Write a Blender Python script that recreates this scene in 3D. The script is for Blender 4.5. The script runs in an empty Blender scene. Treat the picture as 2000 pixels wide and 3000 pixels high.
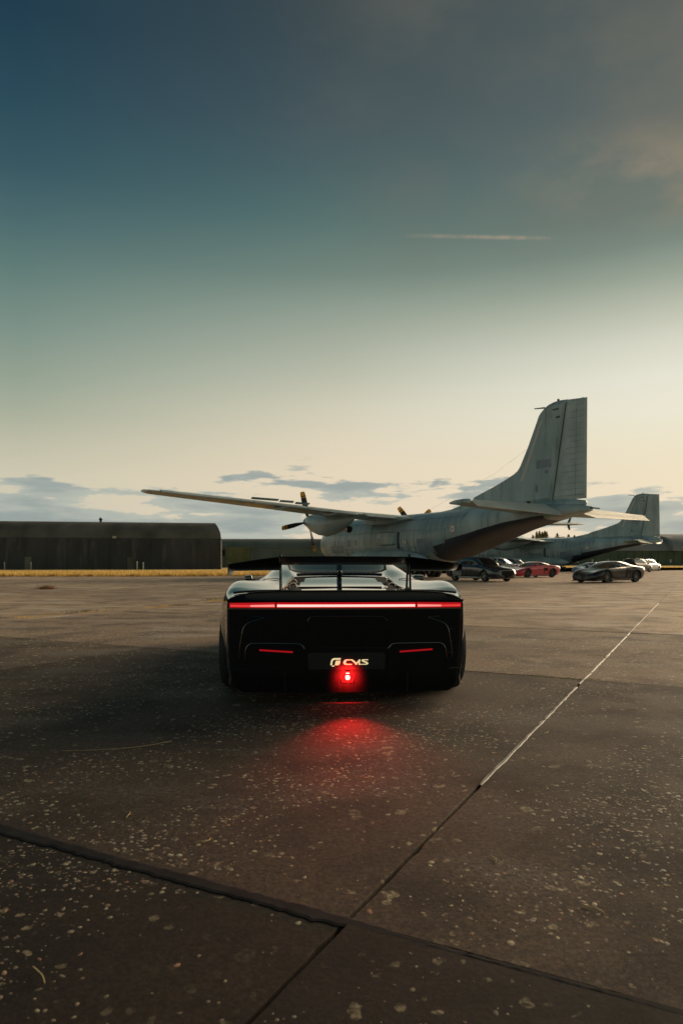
import bpy, bmesh, math, random
import numpy as np
from mathutils import Vector, Matrix
R = math.radians
random.seed(7); rng = np.random.default_rng(11)
S = bpy.context.scene
COL = S.collection

# ------------------------------------------------------------------ camera
cam_d = bpy.data.cameras.new('camera'); cam = bpy.data.objects.new('camera', cam_d); COL.objects.link(cam)
cam.location = (0, 0, 1.06); cam.rotation_euler = (R(90), 0, 0)
cam_d.sensor_fit = 'VERTICAL'; cam_d.sensor_height = 36; cam_d.lens = 24
cam_d.shift_y = 151 / 3000
cam_d.clip_start = .05; cam_d.clip_end = 6000
cam_d.dof.use_dof = True; cam_d.dof.focus_distance = 5.6; cam_d.dof.aperture_fstop = 4.0
S.camera = cam
S.view_settings.view_transform = 'Standard'; S.view_settings.look = 'None'
S.view_settings.exposure = 0.0; S.view_settings.gamma = 1; S.view_settings.use_curve_mapping = False
S.render.engine = 'CYCLES'
S.cycles.max_bounces = 8; S.cycles.transparent_max_bounces = 12

# ------------------------------------------------------------------ world
SUN_AZ, SUN_EL = R(46), R(13)          # azimuth to the right of the view, elevation
W = bpy.data.worlds.new('World'); S.world = W; W.use_nodes = True
nt = W.node_tree; nt.nodes.clear()
def N(t, ntree=None, **k):
    n = (ntree or nt).nodes.new(t)
    for a, b in k.items(): setattr(n, a, b)
    return n
def L(a, b, ntree=None): (ntree or nt).links.new(a, b)
def math_n(op, a, b=None, ntree=None, clamp=False):
    n = N('ShaderNodeMath', ntree, operation=op, use_clamp=clamp)
    for i, v in enumerate((a, b)):
        if v is None: continue
        if isinstance(v, (int, float)): n.inputs[i].default_value = v
        else: L(v, n.inputs[i], ntree)
    return n.outputs[0]
def ramp(fac, stops, ntree=None, interp='LINEAR'):
    n = N('ShaderNodeValToRGB', ntree); cr = n.color_ramp; cr.interpolation = interp
    while len(cr.elements) < len(stops): cr.elements.new(.5)
    for e, (p, c) in zip(cr.elements, stops):
        e.position = p; e.color = tuple(c) + (1,) if len(c) == 3 else c
    L(fac, n.inputs[0], ntree); return n.outputs[0]
def mixc(f, a, b, ntree=None, mode='MIX'):
    n = N('ShaderNodeMix', ntree, data_type='RGBA', blend_type=mode)
    for i, v in ((0, f), (6, a), (7, b)):
        if isinstance(v, (int, float)): n.inputs[i].default_value = v
        elif isinstance(v, tuple): n.inputs[i].default_value = v + (1,) if len(v) == 3 else v
        else: L(v, n.inputs[i], ntree)
    return n.outputs[2]
def maprange(v, a, b, c, d, ntree=None, smooth=True):
    n = N('ShaderNodeMapRange', ntree, interpolation_type='SMOOTHSTEP' if smooth else 'LINEAR')
    for i, x in enumerate((a, b, c, d)): n.inputs[1 + i].default_value = x
    L(v, n.inputs[0], ntree); return n.outputs[0]
def s2l(*c): return tuple(((x / 255) / 12.92 if x / 255 < .04045 else ((x / 255 + .055) / 1.055) ** 2.4) for x in c)

tc = N('ShaderNodeTexCoord'); sep = N('ShaderNodeSeparateXYZ'); L(tc.outputs['Generated'], sep.inputs[0])
dx, dy, dz = sep.outputs
# elevation fraction 0..1 = 0..90 degrees
el = math_n('DIVIDE', math_n('ARCSINE', dz), math.pi / 2, clamp=True)
d90 = lambda deg: deg / 90
def grad(*st): return ramp(el, [(d90(e), s2l(*c)) for e, c in st])
grad_l = grad((0, (206, 196, 178)), (6.5, (206, 199, 176)), (9, (190, 188, 166)), (11.5, (166, 173, 153)), (14, (147, 160, 144)), (17.6, (122, 143, 133)), (21, (98, 125, 119)), (24.5, (75, 105, 108)), (27.9, (54, 86, 96)), (32, (41, 72, 86)), (36.7, (31, 59, 75)), (90, (27, 50, 66)))
grad_c = grad((0, (222, 206, 184)), (7.2, (228, 213, 186)), (10, (222, 210, 186)), (12.7, (208, 203, 181)), (15.4, (186, 188, 169)), (18, (165, 172, 156)), (20.6, (142, 155, 142)), (23, (114, 133, 123)), (26.6, (86, 113, 110)), (29.9, (72, 96, 99)), (33, (66, 84, 90)), (39.5, (53, 68, 74)), (90, (27, 50, 66)))
grad_r = grad((0, (236, 216, 190)), (7, (234, 220, 192)), (9, (232, 223, 197)), (11.5, (231, 227, 207)), (14, (226, 224, 208)), (16.4, (211, 211, 195)), (18.7, (184, 188, 170)), (21, (150, 161, 146)), (23.2, (118, 134, 124)), (25.4, (102, 118, 111)), (31, (90, 101, 99)), (36.7, (80, 90, 90)), (90, (27, 50, 66)))
# how far round from the glow, whose centre lies 45 degrees to the right
hl = math_n('MAXIMUM', math_n('SQRT', math_n('ADD', math_n('MULTIPLY', dx, dx), math_n('MULTIPLY', dy, dy))), .001)
gl = math_n('MULTIPLY', math_n('DIVIDE', math_n('ADD', dx, dy), hl), .7071)
base = mixc(maprange(gl, .34, .707, 0, 1, None, False), grad_l, grad_c)
base = mixc(maprange(gl, .707, .94, 0, 1, None, False), base, grad_r)
# high thin veil, warm brown, to the right
mp = N('ShaderNodeMapping'); mp.inputs['Scale'].default_value = (1.6, 2.6, 3.2); mp.inputs['Rotation'].default_value = (0, R(-24), R(10))
L(tc.outputs['Generated'], mp.inputs[0])
nz = N('ShaderNodeTexNoise'); nz.inputs['Scale'].default_value = 1.7; nz.inputs['Detail'].default_value = 7; nz.inputs['Roughness'].default_value = .55
L(mp.outputs[0], nz.inputs['Vector'])
veil = math_n('MULTIPLY', maprange(nz.outputs[0], .36, .68, 0, 1), maprange(el, d90(17), d90(34), 0, 1))
veil = math_n('MULTIPLY', veil, maprange(dx, -.2, .4, 0, .8))
base = mixc(veil, base, s2l(117, 112, 98))
# the pink lit tuft at the right edge
def bump3(cx, cz, wx, wz):
    qx = math_n('DIVIDE', math_n('SUBTRACT', math_n('DIVIDE', dx, math_n('MAXIMUM', dy, .05)), cx), wx)
    qz = math_n('DIVIDE', math_n('SUBTRACT', math_n('DIVIDE', dz, math_n('MAXIMUM', dy, .05)), cz), wz)
    r = math_n('SQRT', math_n('ADD', math_n('MULTIPLY', qx, qx), math_n('MULTIPLY', qz, qz)))
    return maprange(r, 0, 1, 1, 0)
mpc = N('ShaderNodeMapping'); mpc.inputs['Scale'].default_value = (5, 5, 9); mpc.inputs['Rotation'].default_value = (0, R(-30), 0)
L(tc.outputs['Generated'], mpc.inputs[0])
nz2 = N('ShaderNodeTexNoise'); nz2.inputs['Scale'].default_value = 2.2; nz2.inputs['Detail'].default_value = 8; nz2.inputs['Roughness'].default_value = .6
L(mpc.outputs[0], nz2.inputs['Vector'])
tuft = math_n('MULTIPLY', bump3(.52, .57, .34, .11), maprange(nz2.outputs[0], .36, .72, .05, .85))
base = mixc(tuft, base, s2l(142, 131, 112))
# low cloud banks near the horizon
mpl = N('ShaderNodeMapping'); mpl.inputs['Scale'].default_value = (2.2, 2.2, 12); mpl.inputs['Location'].default_value = (3.1, 1.7, .35)
L(tc.outputs['Generated'], mpl.inputs[0])
nz3 = N('ShaderNodeTexNoise'); nz3.inputs['Scale'].default_value = 2.6; nz3.inputs['Detail'].default_value = 9; nz3.inputs['Roughness'].default_value = .56
L(mpl.outputs[0], nz3.inputs['Vector'])
cov = maprange(el, d90(4.8), d90(7.6), 0.0, .17)
nz5 = N('ShaderNodeTexNoise'); nz5.inputs['Scale'].default_value = 9; nz5.inputs['Detail'].default_value = 6; L(mpl.outputs[0], nz5.inputs['Vector'])
nzz = math_n('ADD', nz3.outputs[0], math_n('MULTIPLY', math_n('SUBTRACT', nz5.outputs[0], .5), .34))
cld = maprange(math_n('SUBTRACT', nzz, cov), .415, .475, 0, 1)
cld = math_n('MULTIPLY', cld, maprange(el, d90(.3), d90(1.6), .25, 1))
cld = math_n('MULTIPLY', cld, maprange(el, d90(7), d90(9.2), .9, 0))
cc = mixc(maprange(nz3.outputs[0], .44, .66, 0, 1), s2l(178, 184, 174), s2l(143, 156, 156))
base = mixc(cld, base, cc)
# contrail
qx = math_n('DIVIDE', dx, math_n('MAXIMUM', dy, .05)); qz = math_n('DIVIDE', dz, math_n('MAXIMUM', dy, .05))
off = math_n('ABSOLUTE', math_n('ADD', math_n('SUBTRACT', qz, .482), math_n('MULTIPLY', qx, .018)))
tr = math_n('MULTIPLY', maprange(off, 0, .0048, 1, 0), math_n('MULTIPLY', maprange(qx, .07, .2, 0, 1), maprange(qx, .24, .335, 1, 0)))
nz4 = N('ShaderNodeTexNoise'); nz4.inputs['Scale'].default_value = 60; L(tc.outputs['Generated'], nz4.inputs['Vector'])
tr = math_n('MULTIPLY', tr, maprange(nz4.outputs[0], .3, .65, .25, .85))
base = mixc(tr, base, s2l(158, 146, 128))
sky = N('ShaderNodeTexSky', sky_type='NISHITA', sun_disc=False, sun_elevation=SUN_EL, sun_rotation=SUN_AZ, air_density=1.2, dust_density=2)
skyv = N('ShaderNodeVectorMath', operation='SCALE'); L(sky.outputs[0], skyv.inputs[0]); skyv.inputs['Scale'].default_value = .02
base10 = N('ShaderNodeVectorMath', operation='SCALE'); L(base, base10.inputs[0]); base10.inputs['Scale'].default_value = 10.0
addv = N('ShaderNodeVectorMath', operation='ADD'); L(base10.outputs[0], addv.inputs[0]); L(skyv.outputs[0], addv.inputs[1])
bg = N('ShaderNodeBackground'); bg.inputs[1].default_value = .1; L(addv.outputs[0], bg.inputs[0])
wo = N('ShaderNodeOutputWorld'); L(bg.outputs[0], wo.inputs[0])

# ------------------------------------------------------------------ sun, low and warm, off to the right
sd = bpy.data.lights.new('sun', 'SUN'); sd.energy = 4.6; sd.angle = R(42); sd.color = (1, .76, .50)
sun = bpy.data.objects.new('sun', sd); COL.objects.link(sun)
sv = Vector((math.sin(SUN_AZ) * math.cos(SUN_EL), math.cos(SUN_AZ) * math.cos(SUN_EL), math.sin(SUN_EL)))
sun.rotation_euler = sv.to_track_quat('Z', 'Y').to_euler(); sun.location = sv * 60

# ------------------------------------------------------------------ helpers
def mat(name, base=(.5, .5, .5), rough=.5, metal=0, spec=.5, emit=None, es=0, coat=0, alpha=None, trans=0):
    m = bpy.data.materials.new(name); m.use_nodes = True
    p = m.node_tree.nodes['Principled BSDF']
    p.inputs['Base Color'].default_value = tuple(base) + (1,)
    p.inputs['Roughness'].default_value = rough; p.inputs['Metallic'].default_value = metal
    p.inputs['Specular IOR Level'].default_value = spec
    p.inputs['Coat Weight'].default_value = coat; p.inputs['Coat Roughness'].default_value = .04
    if trans: p.inputs['Transmission Weight'].default_value = trans
    if emit: p.inputs['Emission Color'].default_value = tuple(emit) + (1,); p.inputs['Emission Strength'].default_value = es
    return m
def noisy(m, c1, c2, scale=4, detail=6, stretch=(1, 1, 1), lo=.35, hi=.65, coord='Object', bump=0, bscale=40, rvar=None):
    t = m.node_tree; p = t.nodes['Principled BSDF']
    c = N('ShaderNodeTexCoord', t); mp = N('ShaderNodeMapping', t); mp.inputs['Scale'].default_value = stretch
    L(c.outputs[coord], mp.inputs[0], t)
    n = N('ShaderNodeTexNoise', t); n.inputs['Scale'].default_value = scale; n.inputs['Detail'].default_value = detail
    L(mp.outputs[0], n.inputs['Vector'], t)
    out = ramp(n.outputs[0], [(lo, c1), (hi, c2)], t)
    L(out, p.inputs['Base Color'], t)
    if rvar: L(maprange(n.outputs[0], lo, hi, rvar[0], rvar[1], t), p.inputs['Roughness'], t)
    if bump:
        n2 = N('ShaderNodeTexNoise', t); n2.inputs['Scale'].default_value = bscale; n2.inputs['Detail'].default_value = 4
        L(mp.outputs[0], n2.inputs['Vector'], t)
        b = N('ShaderNodeBump', t); b.inputs['Strength'].default_value = bump; b.inputs['Distance'].default_value = .02
        L(n2.outputs[0], b.inputs['Height'], t); L(b.outputs[0], p.inputs['Normal'], t)
    return m
def tag(o, label=None, cat=None, group=None, kind=None):
    if label: o['label'] = label
    if cat: o['category'] = cat
    if group: o['group'] = group
    if kind: o['kind'] = kind
    return o
def empty(name, loc=(0, 0, 0), rot=(0, 0, 0), parent=None):
    o = bpy.data.objects.new(name, None); COL.objects.link(o); o.location = loc; o.rotation_euler = rot
    o.empty_display_size = .3
    if parent: o.parent = parent
    return o
def mo(name, verts, faces, m, parent=None, smooth=False, loc=None, rot=None, mi=None):
    me = bpy.data.meshes.new(name); me.from_pydata([tuple(map(float, v)) for v in verts], [], [tuple(int(i) for i in f) for f in faces])
    ms = m if isinstance(m, (list, tuple)) else [m]
    for x in ms: me.materials.append(x)
    if mi is not None: me.polygons.foreach_set('material_index', mi)
    if smooth: me.polygons.foreach_set('use_smooth', [True] * len(me.polygons))
    me.update()
    o = bpy.data.objects.new(name, me); COL.objects.link(o)
    if parent: o.parent = parent
    if loc is not None: o.location = loc
    if rot is not None: o.rotation_euler = rot
    return o
class MB:
    """collects shapes for one mesh"""
    def __init__(s): s.v = []; s.f = []; s.m = []
    def add(s, v, f, mi=0):
        k = len(s.v); s.v += [tuple(x) for x in v]; s.f += [tuple(i + k for i in q) for q in f]; s.m += [mi] * len(f); return s
    def box(s, x0, x1, y0, y1, z0, z1, mi=0, bev=0):
        if bev:
            b = bev; pts = []
            xs = [(x0, y0, z0), (x1, y1, z1)]
            bm = bmesh.new(); bmesh.ops.create_cube(bm, size=1)
            for v in bm.verts: v.co = Vector(((x0 + x1) / 2 + v.co.x * (x1 - x0), (y0 + y1) / 2 + v.co.y * (y1 - y0), (z0 + z1) / 2 + v.co.z * (z1 - z0)))
            bmesh.ops.bevel(bm, geom=bm.edges[:], offset=b, segments=2, affect='EDGES', profile=.6)
            bm.verts.ensure_lookup_table(); bm.verts.index_update()
            s.add([v.co[:] for v in bm.verts], [[v.index for v in f.verts] for f in bm.faces], mi); bm.free(); return s
        v = [(x, y, z) for x in (x0, x1) for y in (y0, y1) for z in (z0, z1)]
        return s.add(v, [(0, 1, 3, 2), (4, 6, 7, 5), (0, 4, 5, 1), (2, 3, 7, 6), (0, 2, 6, 4), (1, 5, 7, 3)], mi)
    def tube(s, pts, r, n=8, mi=0, caps=True):
        pts = [Vector(p) for p in pts]; rs = r if isinstance(r, (list, tuple)) else [r] * len(pts)
        v = []; f = []; prev = None
        for i, p in enumerate(pts):
            d = (pts[min(i + 1, len(pts) - 1)] - pts[max(i - 1, 0)]).normalized()
            if prev is None:
                a = d.orthogonal().normalized()
            else:
                a = (prev - d * prev.dot(d)); a = a.normalized() if a.length > 1e-6 else d.orthogonal().normalized()
            prev = a; b = d.cross(a)
            for k in range(n):
                t = 2 * math.pi * k / n; v.append(p + (a * math.cos(t) + b * math.sin(t)) * rs[i])
        for i in range(len(pts) - 1):
            for k in range(n):
                k2 = (k + 1) % n; f.append((i * n + k, i * n + k2, (i + 1) * n + k2, (i + 1) * n + k))
        if caps: f.append(tuple(range(n))[::-1]); f.append(tuple(range((len(pts) - 1) * n, len(pts) * n)))
        return s.add(v, f, mi)
    def prism(s, poly, axis, a, b, mi=0):
        """poly: 2-D outline; extruded along axis ('x': poly=(y,z); 'y': poly=(x,z); 'z': poly=(x,y)) from a to b"""
        n = len(poly)
        def P(p, t): return (t, p[0], p[1]) if axis == 'x' else ((p[0], t, p[1]) if axis == 'y' else (p[0], p[1], t))
        v = [P(p, a) for p in poly] + [P(p, b) for p in poly]
        f = [tuple(range(n)), tuple(range(2 * n - 1, n - 1, -1))] + [(i, n + i, n + (i + 1) % n, (i + 1) % n) for i in range(n)]
        return s.add(v, f, mi)
    def lathe(s, prof, n=24, axis='x', c=(0, 0, 0), mi=0):
        """prof: (t along axis, radius)"""
        v = []; f = []
        for t, r in prof:
            for k in range(n):
                a = 2 * math.pi * k / n; ca, sa = r * math.cos(a), r * math.sin(a)
                q = (t, ca, sa) if axis == 'x' else ((ca, t, sa) if axis == 'y' else (ca, sa, t))
                v.append((q[0] + c[0], q[1] + c[1], q[2] + c[2]))
        for i in range(len(prof) - 1):
            for k in range(n):
                k2 = (k + 1) % n; f.append((i * n + k, i * n + k2, (i + 1) * n + k2, (i + 1) * n + k))
        return s.add(v, f, mi)
    def build(s, name, m, parent=None, smooth=False, loc=None, rot=None):
        o = mo(name, s.v, s.f, m, parent, False, loc, rot, s.m)
        fixn(o)
        if smooth: autosmooth(o)
        return o
def fixn(o):
    bm = bmesh.new(); bm.from_mesh(o.data); bmesh.ops.recalc_face_normals(bm, faces=bm.faces[:]); bm.to_mesh(o.data); bm.free()
def autosmooth(o, ang=38):
    me = o.data
    me.polygons.foreach_set('use_smooth', [True] * len(me.polygons))
    bm = bmesh.new(); bm.from_mesh(me)
    for e in bm.edges:
        e.smooth = not (len(e.link_faces) == 2 and e.calc_face_angle(0) > R(ang))
    bm.to_mesh(me); bm.free()
def catmull(P, n, closed=False, u=None):
    """P: (K, D) array -> n points, centripetal-ish by uniform parameter"""
    P = np.asarray(P, float); K = len(P)
    t = np.linspace(0, K - 1, n) if u is None else np.asarray(u)
    i = np.clip(np.floor(t).astype(int), 0, K - 2); f = (t - i).reshape((-1,) + (1,) * (P.ndim - 1))
    p0 = P[np.maximum(i - 1, 0)]; p1 = P[i]; p2 = P[i + 1]; p3 = P[np.minimum(i + 2, K - 1)]
    m1 = (p2 - p0) / 2; m2 = (p3 - p1) / 2
    return (2 * f**3 - 3 * f**2 + 1) * p1 + (f**3 - 2 * f**2 + f) * m1 + (-2 * f**3 + 3 * f**2) * p2 + (f**3 - f**2) * m2
def copy_tree(o, parent=None):
    c = o.copy(); COL.objects.link(c)
    if parent: c.parent = parent
    for ch in list(o.children): copy_tree(ch, c)
    return c

# ------------------------------------------------------------------ materials
def concrete(name, use_tint=True):
    m = bpy.data.materials.new(name); m.use_nodes = True; t = m.node_tree; p = t.nodes['Principled BSDF']
    g = N('ShaderNodeNewGeometry', t); pos = g.outputs['Position']
    def noise(sc, det=6, ro=.55, stretch=None):
        v = pos
        if stretch:
            mp = N('ShaderNodeMapping', t); mp.inputs['Scale'].default_value = stretch; L(pos, mp.inputs[0], t); v = mp.outputs[0]
        n = N('ShaderNodeTexNoise', t); n.inputs['Scale'].default_value = sc; n.inputs['Detail'].default_value = det; n.inputs['Roughness'].default_value = ro
        L(v, n.inputs['Vector'], t); return n.outputs[0]
    big = noise(.22, 7, .6); mid = noise(1.3, 7, .62); fine = noise(55, 3, .6)
    col = ramp(big, [(.3, (.16, .108, .068)), (.5, (.255, .178, .115)), (.7, (.34, .26, .175))], t)
    col = mixc(maprange(mid, .44, .64, 0, .88, t), col, (.085, .064, .052), t)
    col = mixc(maprange(noise(.55, 5, .5, (1, 2.2, 1)), .52, .66, 0, .75, t), col, (.36, .315, .25), t)
    col = mixc(maprange(noise(.42, 6, .6, (1.6, 1, 1)), .60, .70, 0, .75, t), col, (.045, .036, .032), t)
    # exposed aggregate, two sizes
    def specks(sc, thr, c1, c2, w, rnd=1.0):
        vo = N('ShaderNodeTexVoronoi', t); vo.inputs['Scale'].default_value = sc; vo.inputs['Randomness'].default_value = rnd
        wob = N('ShaderNodeVectorMath', t, operation='ADD'); L(pos, wob.inputs[0], t)
        nv = N('ShaderNodeTexNoise', t); nv.inputs['Scale'].default_value = sc * 1.5; nv.inputs['Detail'].default_value = 5; L(pos, nv.inputs['Vector'], t)
        sc_ = N('ShaderNodeVectorMath', t, operation='SCALE'); L(nv.outputs['Color'], sc_.inputs[0], t); sc_.inputs['Scale'].default_value = .9 / sc
        L(sc_.outputs[0], wob.inputs[1], t); L(wob.outputs[0], vo.inputs['Vector'], t)
        sp = N('ShaderNodeSeparateColor', t); L(vo.outputs['Color'], sp.inputs[0], t)
        r = math_n('MULTIPLY', maprange(sp.outputs[0], thr, 1, 0, .36, t, False), 1.0, t)
        inside = maprange(math_n('SUBTRACT', r, vo.outputs['Distance'], t), 0, .05, 0, w, t)
        c = mixc(sp.outputs[1], c1, c2, t)
        return inside, c
    i1, c1 = specks(85, .50, (.56, .47, .32), (.32, .24, .16), .9)
    i2, c2 = specks(30, .72, (.60, .52, .35), (.38, .29, .19), .95)
    wear = maprange(noise(.9, 5, .6), .38, .62, .12, 1, t)
    col = mixc(math_n('MULTIPLY', i1, wear, t), col, c1, t)
    col = mixc(math_n('MULTIPLY', i2, wear, t), col, c2, t)
    grit = noise(150, 2, .7); grain = noise(24, 6, .75)
    col = mixc(maprange(fine, .38, .58, .72, 0, t), col, (.05, .037, .03), t)
    col = mixc(maprange(grain, .36, .56, .65, 0, t), col, (.055, .042, .034), t)
    col = mixc(maprange(grit, .55, .72, 0, .6, t), col, (.46, .36, .25), t)
    if use_tint:
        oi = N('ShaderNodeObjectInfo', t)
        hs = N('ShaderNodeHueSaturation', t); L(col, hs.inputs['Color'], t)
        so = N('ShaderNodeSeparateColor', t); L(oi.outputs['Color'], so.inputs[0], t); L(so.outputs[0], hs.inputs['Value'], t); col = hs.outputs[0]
    # lichen dots
    i3, c3 = specks(9.5, .62, (.74, .64, .40), (.56, .48, .30), .95)
    i4, c4 = specks(17, .55, (.74, .62, .38), (.54, .42, .26), .95)
    brk = math_n('MULTIPLY', maprange(noise(38, 5, .7), .42, .58, .08, .9, t), maprange(so.outputs[0], .05, 1.0, .45, 1, t), t)
    col = mixc(math_n('MULTIPLY', math_n('MULTIPLY', i4, brk, t), maprange(noise(.6, 4), .40, .58, .1, 1, t), t), col, c4, t)
    col = mixc(math_n('MULTIPLY', math_n('MULTIPLY', i3, brk, t), maprange(noise(.35, 3), .42, .58, .05, 1, t), t), col, c3, t)
    L(col, p.inputs['Base Color'], t)
    L(maprange(mid, .35, .65, .84, .95, t), p.inputs['Roughness'], t)
    p.inputs['Specular IOR Level'].default_value = .3
    b = N('ShaderNodeBump', t); b.inputs['Strength'].default_value = .3; b.inputs['Distance'].default_value = .003
    hgt = math_n('ADD', math_n('ADD', fine, math_n('MULTIPLY', i1, .5, t), t), math_n('MULTIPLY', noise(9, 8, .7), .5, t), t)
    L(hgt, b.inputs['Height'], t); L(b.outputs[0], p.inputs['Normal'], t)
    return m
M = {}
M['slab'] = concrete('concrete_slab'); M['far'] = concrete('concrete_far')
M['filler'] = noisy(mat('joint_filler', (.02, .02, .02), .9), (.014, .014, .016), (.06, .05, .042), 3, 8)
M['tar'] = noisy(mat('joint_tar', (.012, .012, .014), .9, spec=.15), (.010, .0105, .013), (.024, .023, .024), 11, 8)
M['sealant'] = noisy(mat('joint_sealant', (.3, .3, .27), .6), (.09, .088, .074), (.29, .285, .24), 7, 8, lo=.38, hi=.58)
M['grass'] = noisy(mat('dry_grass_ground', (.3, .2, .07), .95, spec=.1), (.66, .44, .14), (.84, .60, .23), .25, 8, (1, 3, 1), bump=.6, bscale=3)
M['blade'] = noisy(mat('dry_grass_blade', (.4, .28, .1), .8, spec=.2), (.60, .40, .11), (.88, .64, .25), 1.2)
M['weed'] = noisy(mat('dry_weed', (.3, .12, .05), .9), (.26, .10, .04), (.42, .2, .09), 9)
M['green'] = noisy(mat('green_tuft', (.09, .10, .03), .9), (.07, .085, .025), (.17, .15, .05), 6)
M['straw'] = mat('straw', (.5, .38, .16), .7)
M['plane'] = noisy(mat('aircraft_grey', (.34, .38, .37), .46), (.24, .335, .345), (.46, .56, .565), .45, 10, (1, 1, .45), lo=.36, hi=.66, rvar=(.28, .46))
def streaks(m, dark, f, stretch):
    t = m.node_tree; p = t.nodes['Principled BSDF']; src = p.inputs['Base Color'].links[0].from_socket
    c = N('ShaderNodeTexCoord', t); mp = N('ShaderNodeMapping', t); mp.inputs['Scale'].default_value = stretch; L(c.outputs['Object'], mp.inputs[0], t)
    n = N('ShaderNodeTexNoise', t); n.inputs['Scale'].default_value = 1.0; n.inputs['Detail'].default_value = 6; n.inputs['Roughness'].default_value = .65; L(mp.outputs[0], n.inputs['Vector'], t)
    L(mixc(maprange(n.outputs[0], .5, .74, 0, f, t), src, dark, t), p.inputs['Base Color'], t)
streaks(M['plane'], (.12, .16, .165), .75, (2.2, 1.2, .35))
M['plane_ctl'] = noisy(mat('control_surface_grey', (.37, .38, .35), .5), (.33, .41, .405), (.50, .58, .56), .9, 8, (1, 1, .6), lo=.36, hi=.66)
M['elevator'] = noisy(mat('elevator_lit_cream', (.6, .6, .5), .5), (.60, .60, .51), (.78, .76, .64), .9, 8, lo=.36, hi=.66)  # warm light on the elevators painted in as a paler cream
M['plane_dark'] = noisy(mat('aircraft_patch', (.2, .235, .25), .5), (.15, .205, .24), (.24, .30, .33), 1.2)
M['ramp'] = noisy(mat('shaded_ramp_paint', (.12, .12, .13), .55), (.018, .026, .04), (.036, .046, .062), .7)  # shade under the tail painted into the ramp colour
M['seam'] = mat('panel_seam', (.05, .06, .06), .8)
M['lightgrey'] = mat('pale_grey_paint', (.52, .53, .49), .5)
M['blackpaint'] = mat('prop_black', (.022, .024, .028), .45)
M['orange'] = mat('prop_tip_orange', (.90, .43, .05), .5)
M['rubber'] = noisy(mat('tyre_rubber', (.02, .02, .02), .75), (.014, .014, .015), (.03, .03, .03), 12)
M['alloy'] = mat('alloy_rim', (.32, .32, .32), .32, metal=.85)
M['dark_alloy'] = mat('dark_rim', (.11, .105, .1), .35, metal=.8)
M['steel'] = mat('steel', (.35, .36, .36), .35, metal=.8)
M['porthole'] = mat('porthole_glass', (.55, .55, .48), .12, coat=1)
M['white'] = mat('white_paint', (.78, .78, .75), .4)
M['red'] = mat('roundel_red', (.50, .27, .25), .5); M['blue'] = mat('roundel_blue', (.22, .25, .34), .5)
M['carblack'] = mat('gloss_black_paint', (.0035, .0045, .0055), .16, coat=1, spec=.5)
M['fascia'] = noisy(mat('satin_black_bumper', (.008, .008, .008), .55, spec=.08), (.007, .007, .0075), (.010, .010, .0105), 30)
M['carbon'] = noisy(mat('carbon_fibre', (.004, .004, .005), .34, spec=.3, coat=.08), (.003, .003, .0035), (.006, .006, .0065), 90)
M['trim'] = mat('gloss_trim', (.01, .01, .011), .1, coat=1, spec=.8)
M['plate'] = noisy(mat('plate_panel', (.02, .02, .02), .6, spec=.3), (.012, .012, .012), (.017, .017, .017), 20)
M['cavity'] = mat('dark_cavity', (.004, .004, .004), .8)
M['cargla'] = mat('dark_car_glass', (.012, .016, .017), .03, coat=1, spec=.7)
M['bar_red'] = mat('tail_lens_red', (.25, .0, .01), .15, emit=(1, .006, .02), es=.42)
M['bar_core'] = mat('tail_light_core', (.5, .1, .1), .3, emit=(1, .55, .48), es=1.35)
M['bar_end'] = mat('tail_light_core_end', (.5, .1, .1), .3, emit=(1, .30, .25), es=1.0); M['bar_tip'] = mat('tail_light_core_tip', (.5, .05, .05), .3, emit=(1, .06, .05), es=.75)
M['reflector'] = mat('red_reflector', (.30, .004, .008), .2, emit=(1, .01, .02), es=.30)
M['fog_core'] = mat('fog_lamp_core', (.8, .2, .1), .3, emit=(1, .32, .22), es=9)
M['fog_red'] = mat('fog_lamp_lens', (.5, .01, .01), .2, emit=(1, .01, .008), es=1.6)
M['lampred'] = mat('dark_red_lamp_plastic', (.075, .001, .001), .6, spec=.2)
M['badge'] = mat('lit_badge', (.7, .6, .38), .5, emit=(.86, .68, .36), es=.8)
M['copper'] = mat('copper_trim', (.30, .17, .10), .25, metal=.8)
def translucent(m, f):
    t = m.node_tree; p = t.nodes['Principled BSDF']; o = t.nodes['Material Output']
    b = N('ShaderNodeBsdfTranslucent', t); src = p.inputs['Base Color'].links[0].from_socket; L(src, b.inputs[0], t)
    mx = N('ShaderNodeMixShader', t); mx.inputs[0].default_value = f; L(p.outputs[0], mx.inputs[1], t); L(b.outputs[0], mx.inputs[2], t); L(mx.outputs[0], o.inputs[0], t)
translucent(M['blade'], .5); translucent(M['leaf'], .5) if 'leaf' in M else None
def glass(name, tint, fac):
    m = bpy.data.materials.new(name); m.use_nodes = True; t = m.node_tree; t.nodes.clear()
    a = N('ShaderNodeBsdfTransparent', t); a.inputs[0].default_value = tint + (1,)
    b = N('ShaderNodeBsdfGlossy', t); b.inputs['Roughness'].default_value = .02
    fr = N('ShaderNodeFresnel', t); fr.inputs[0].default_value = 1.5
    f = math_n('MAXIMUM', fr.outputs[0], fac, t)
    mx = N('ShaderNodeMixShader', t); L(f, mx.inputs[0], t); L(a.outputs[0], mx.inputs[1], t); L(b.outputs[0], mx.inputs[2], t)
    o = N('ShaderNodeOutputMaterial', t); L(mx.outputs[0], o.inputs[0], t); return m
M['glass'] = glass('tinted_glass', (.66, .80, .76), .06)
M['rear_glass'] = glass('rear_screen_glass', (.66, .80, .76), .24); M['glass_dark'] = glass('privacy_glass', (.22, .27, .26), .06)
M['bark'] = mat('bark', (.05, .04, .03), .9)
M['leaf'] = noisy(mat('autumn_leaves', (.1, .09, .02), .8), (.14, .14, .03), (.42, .31, .06), .35, 3)
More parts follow.
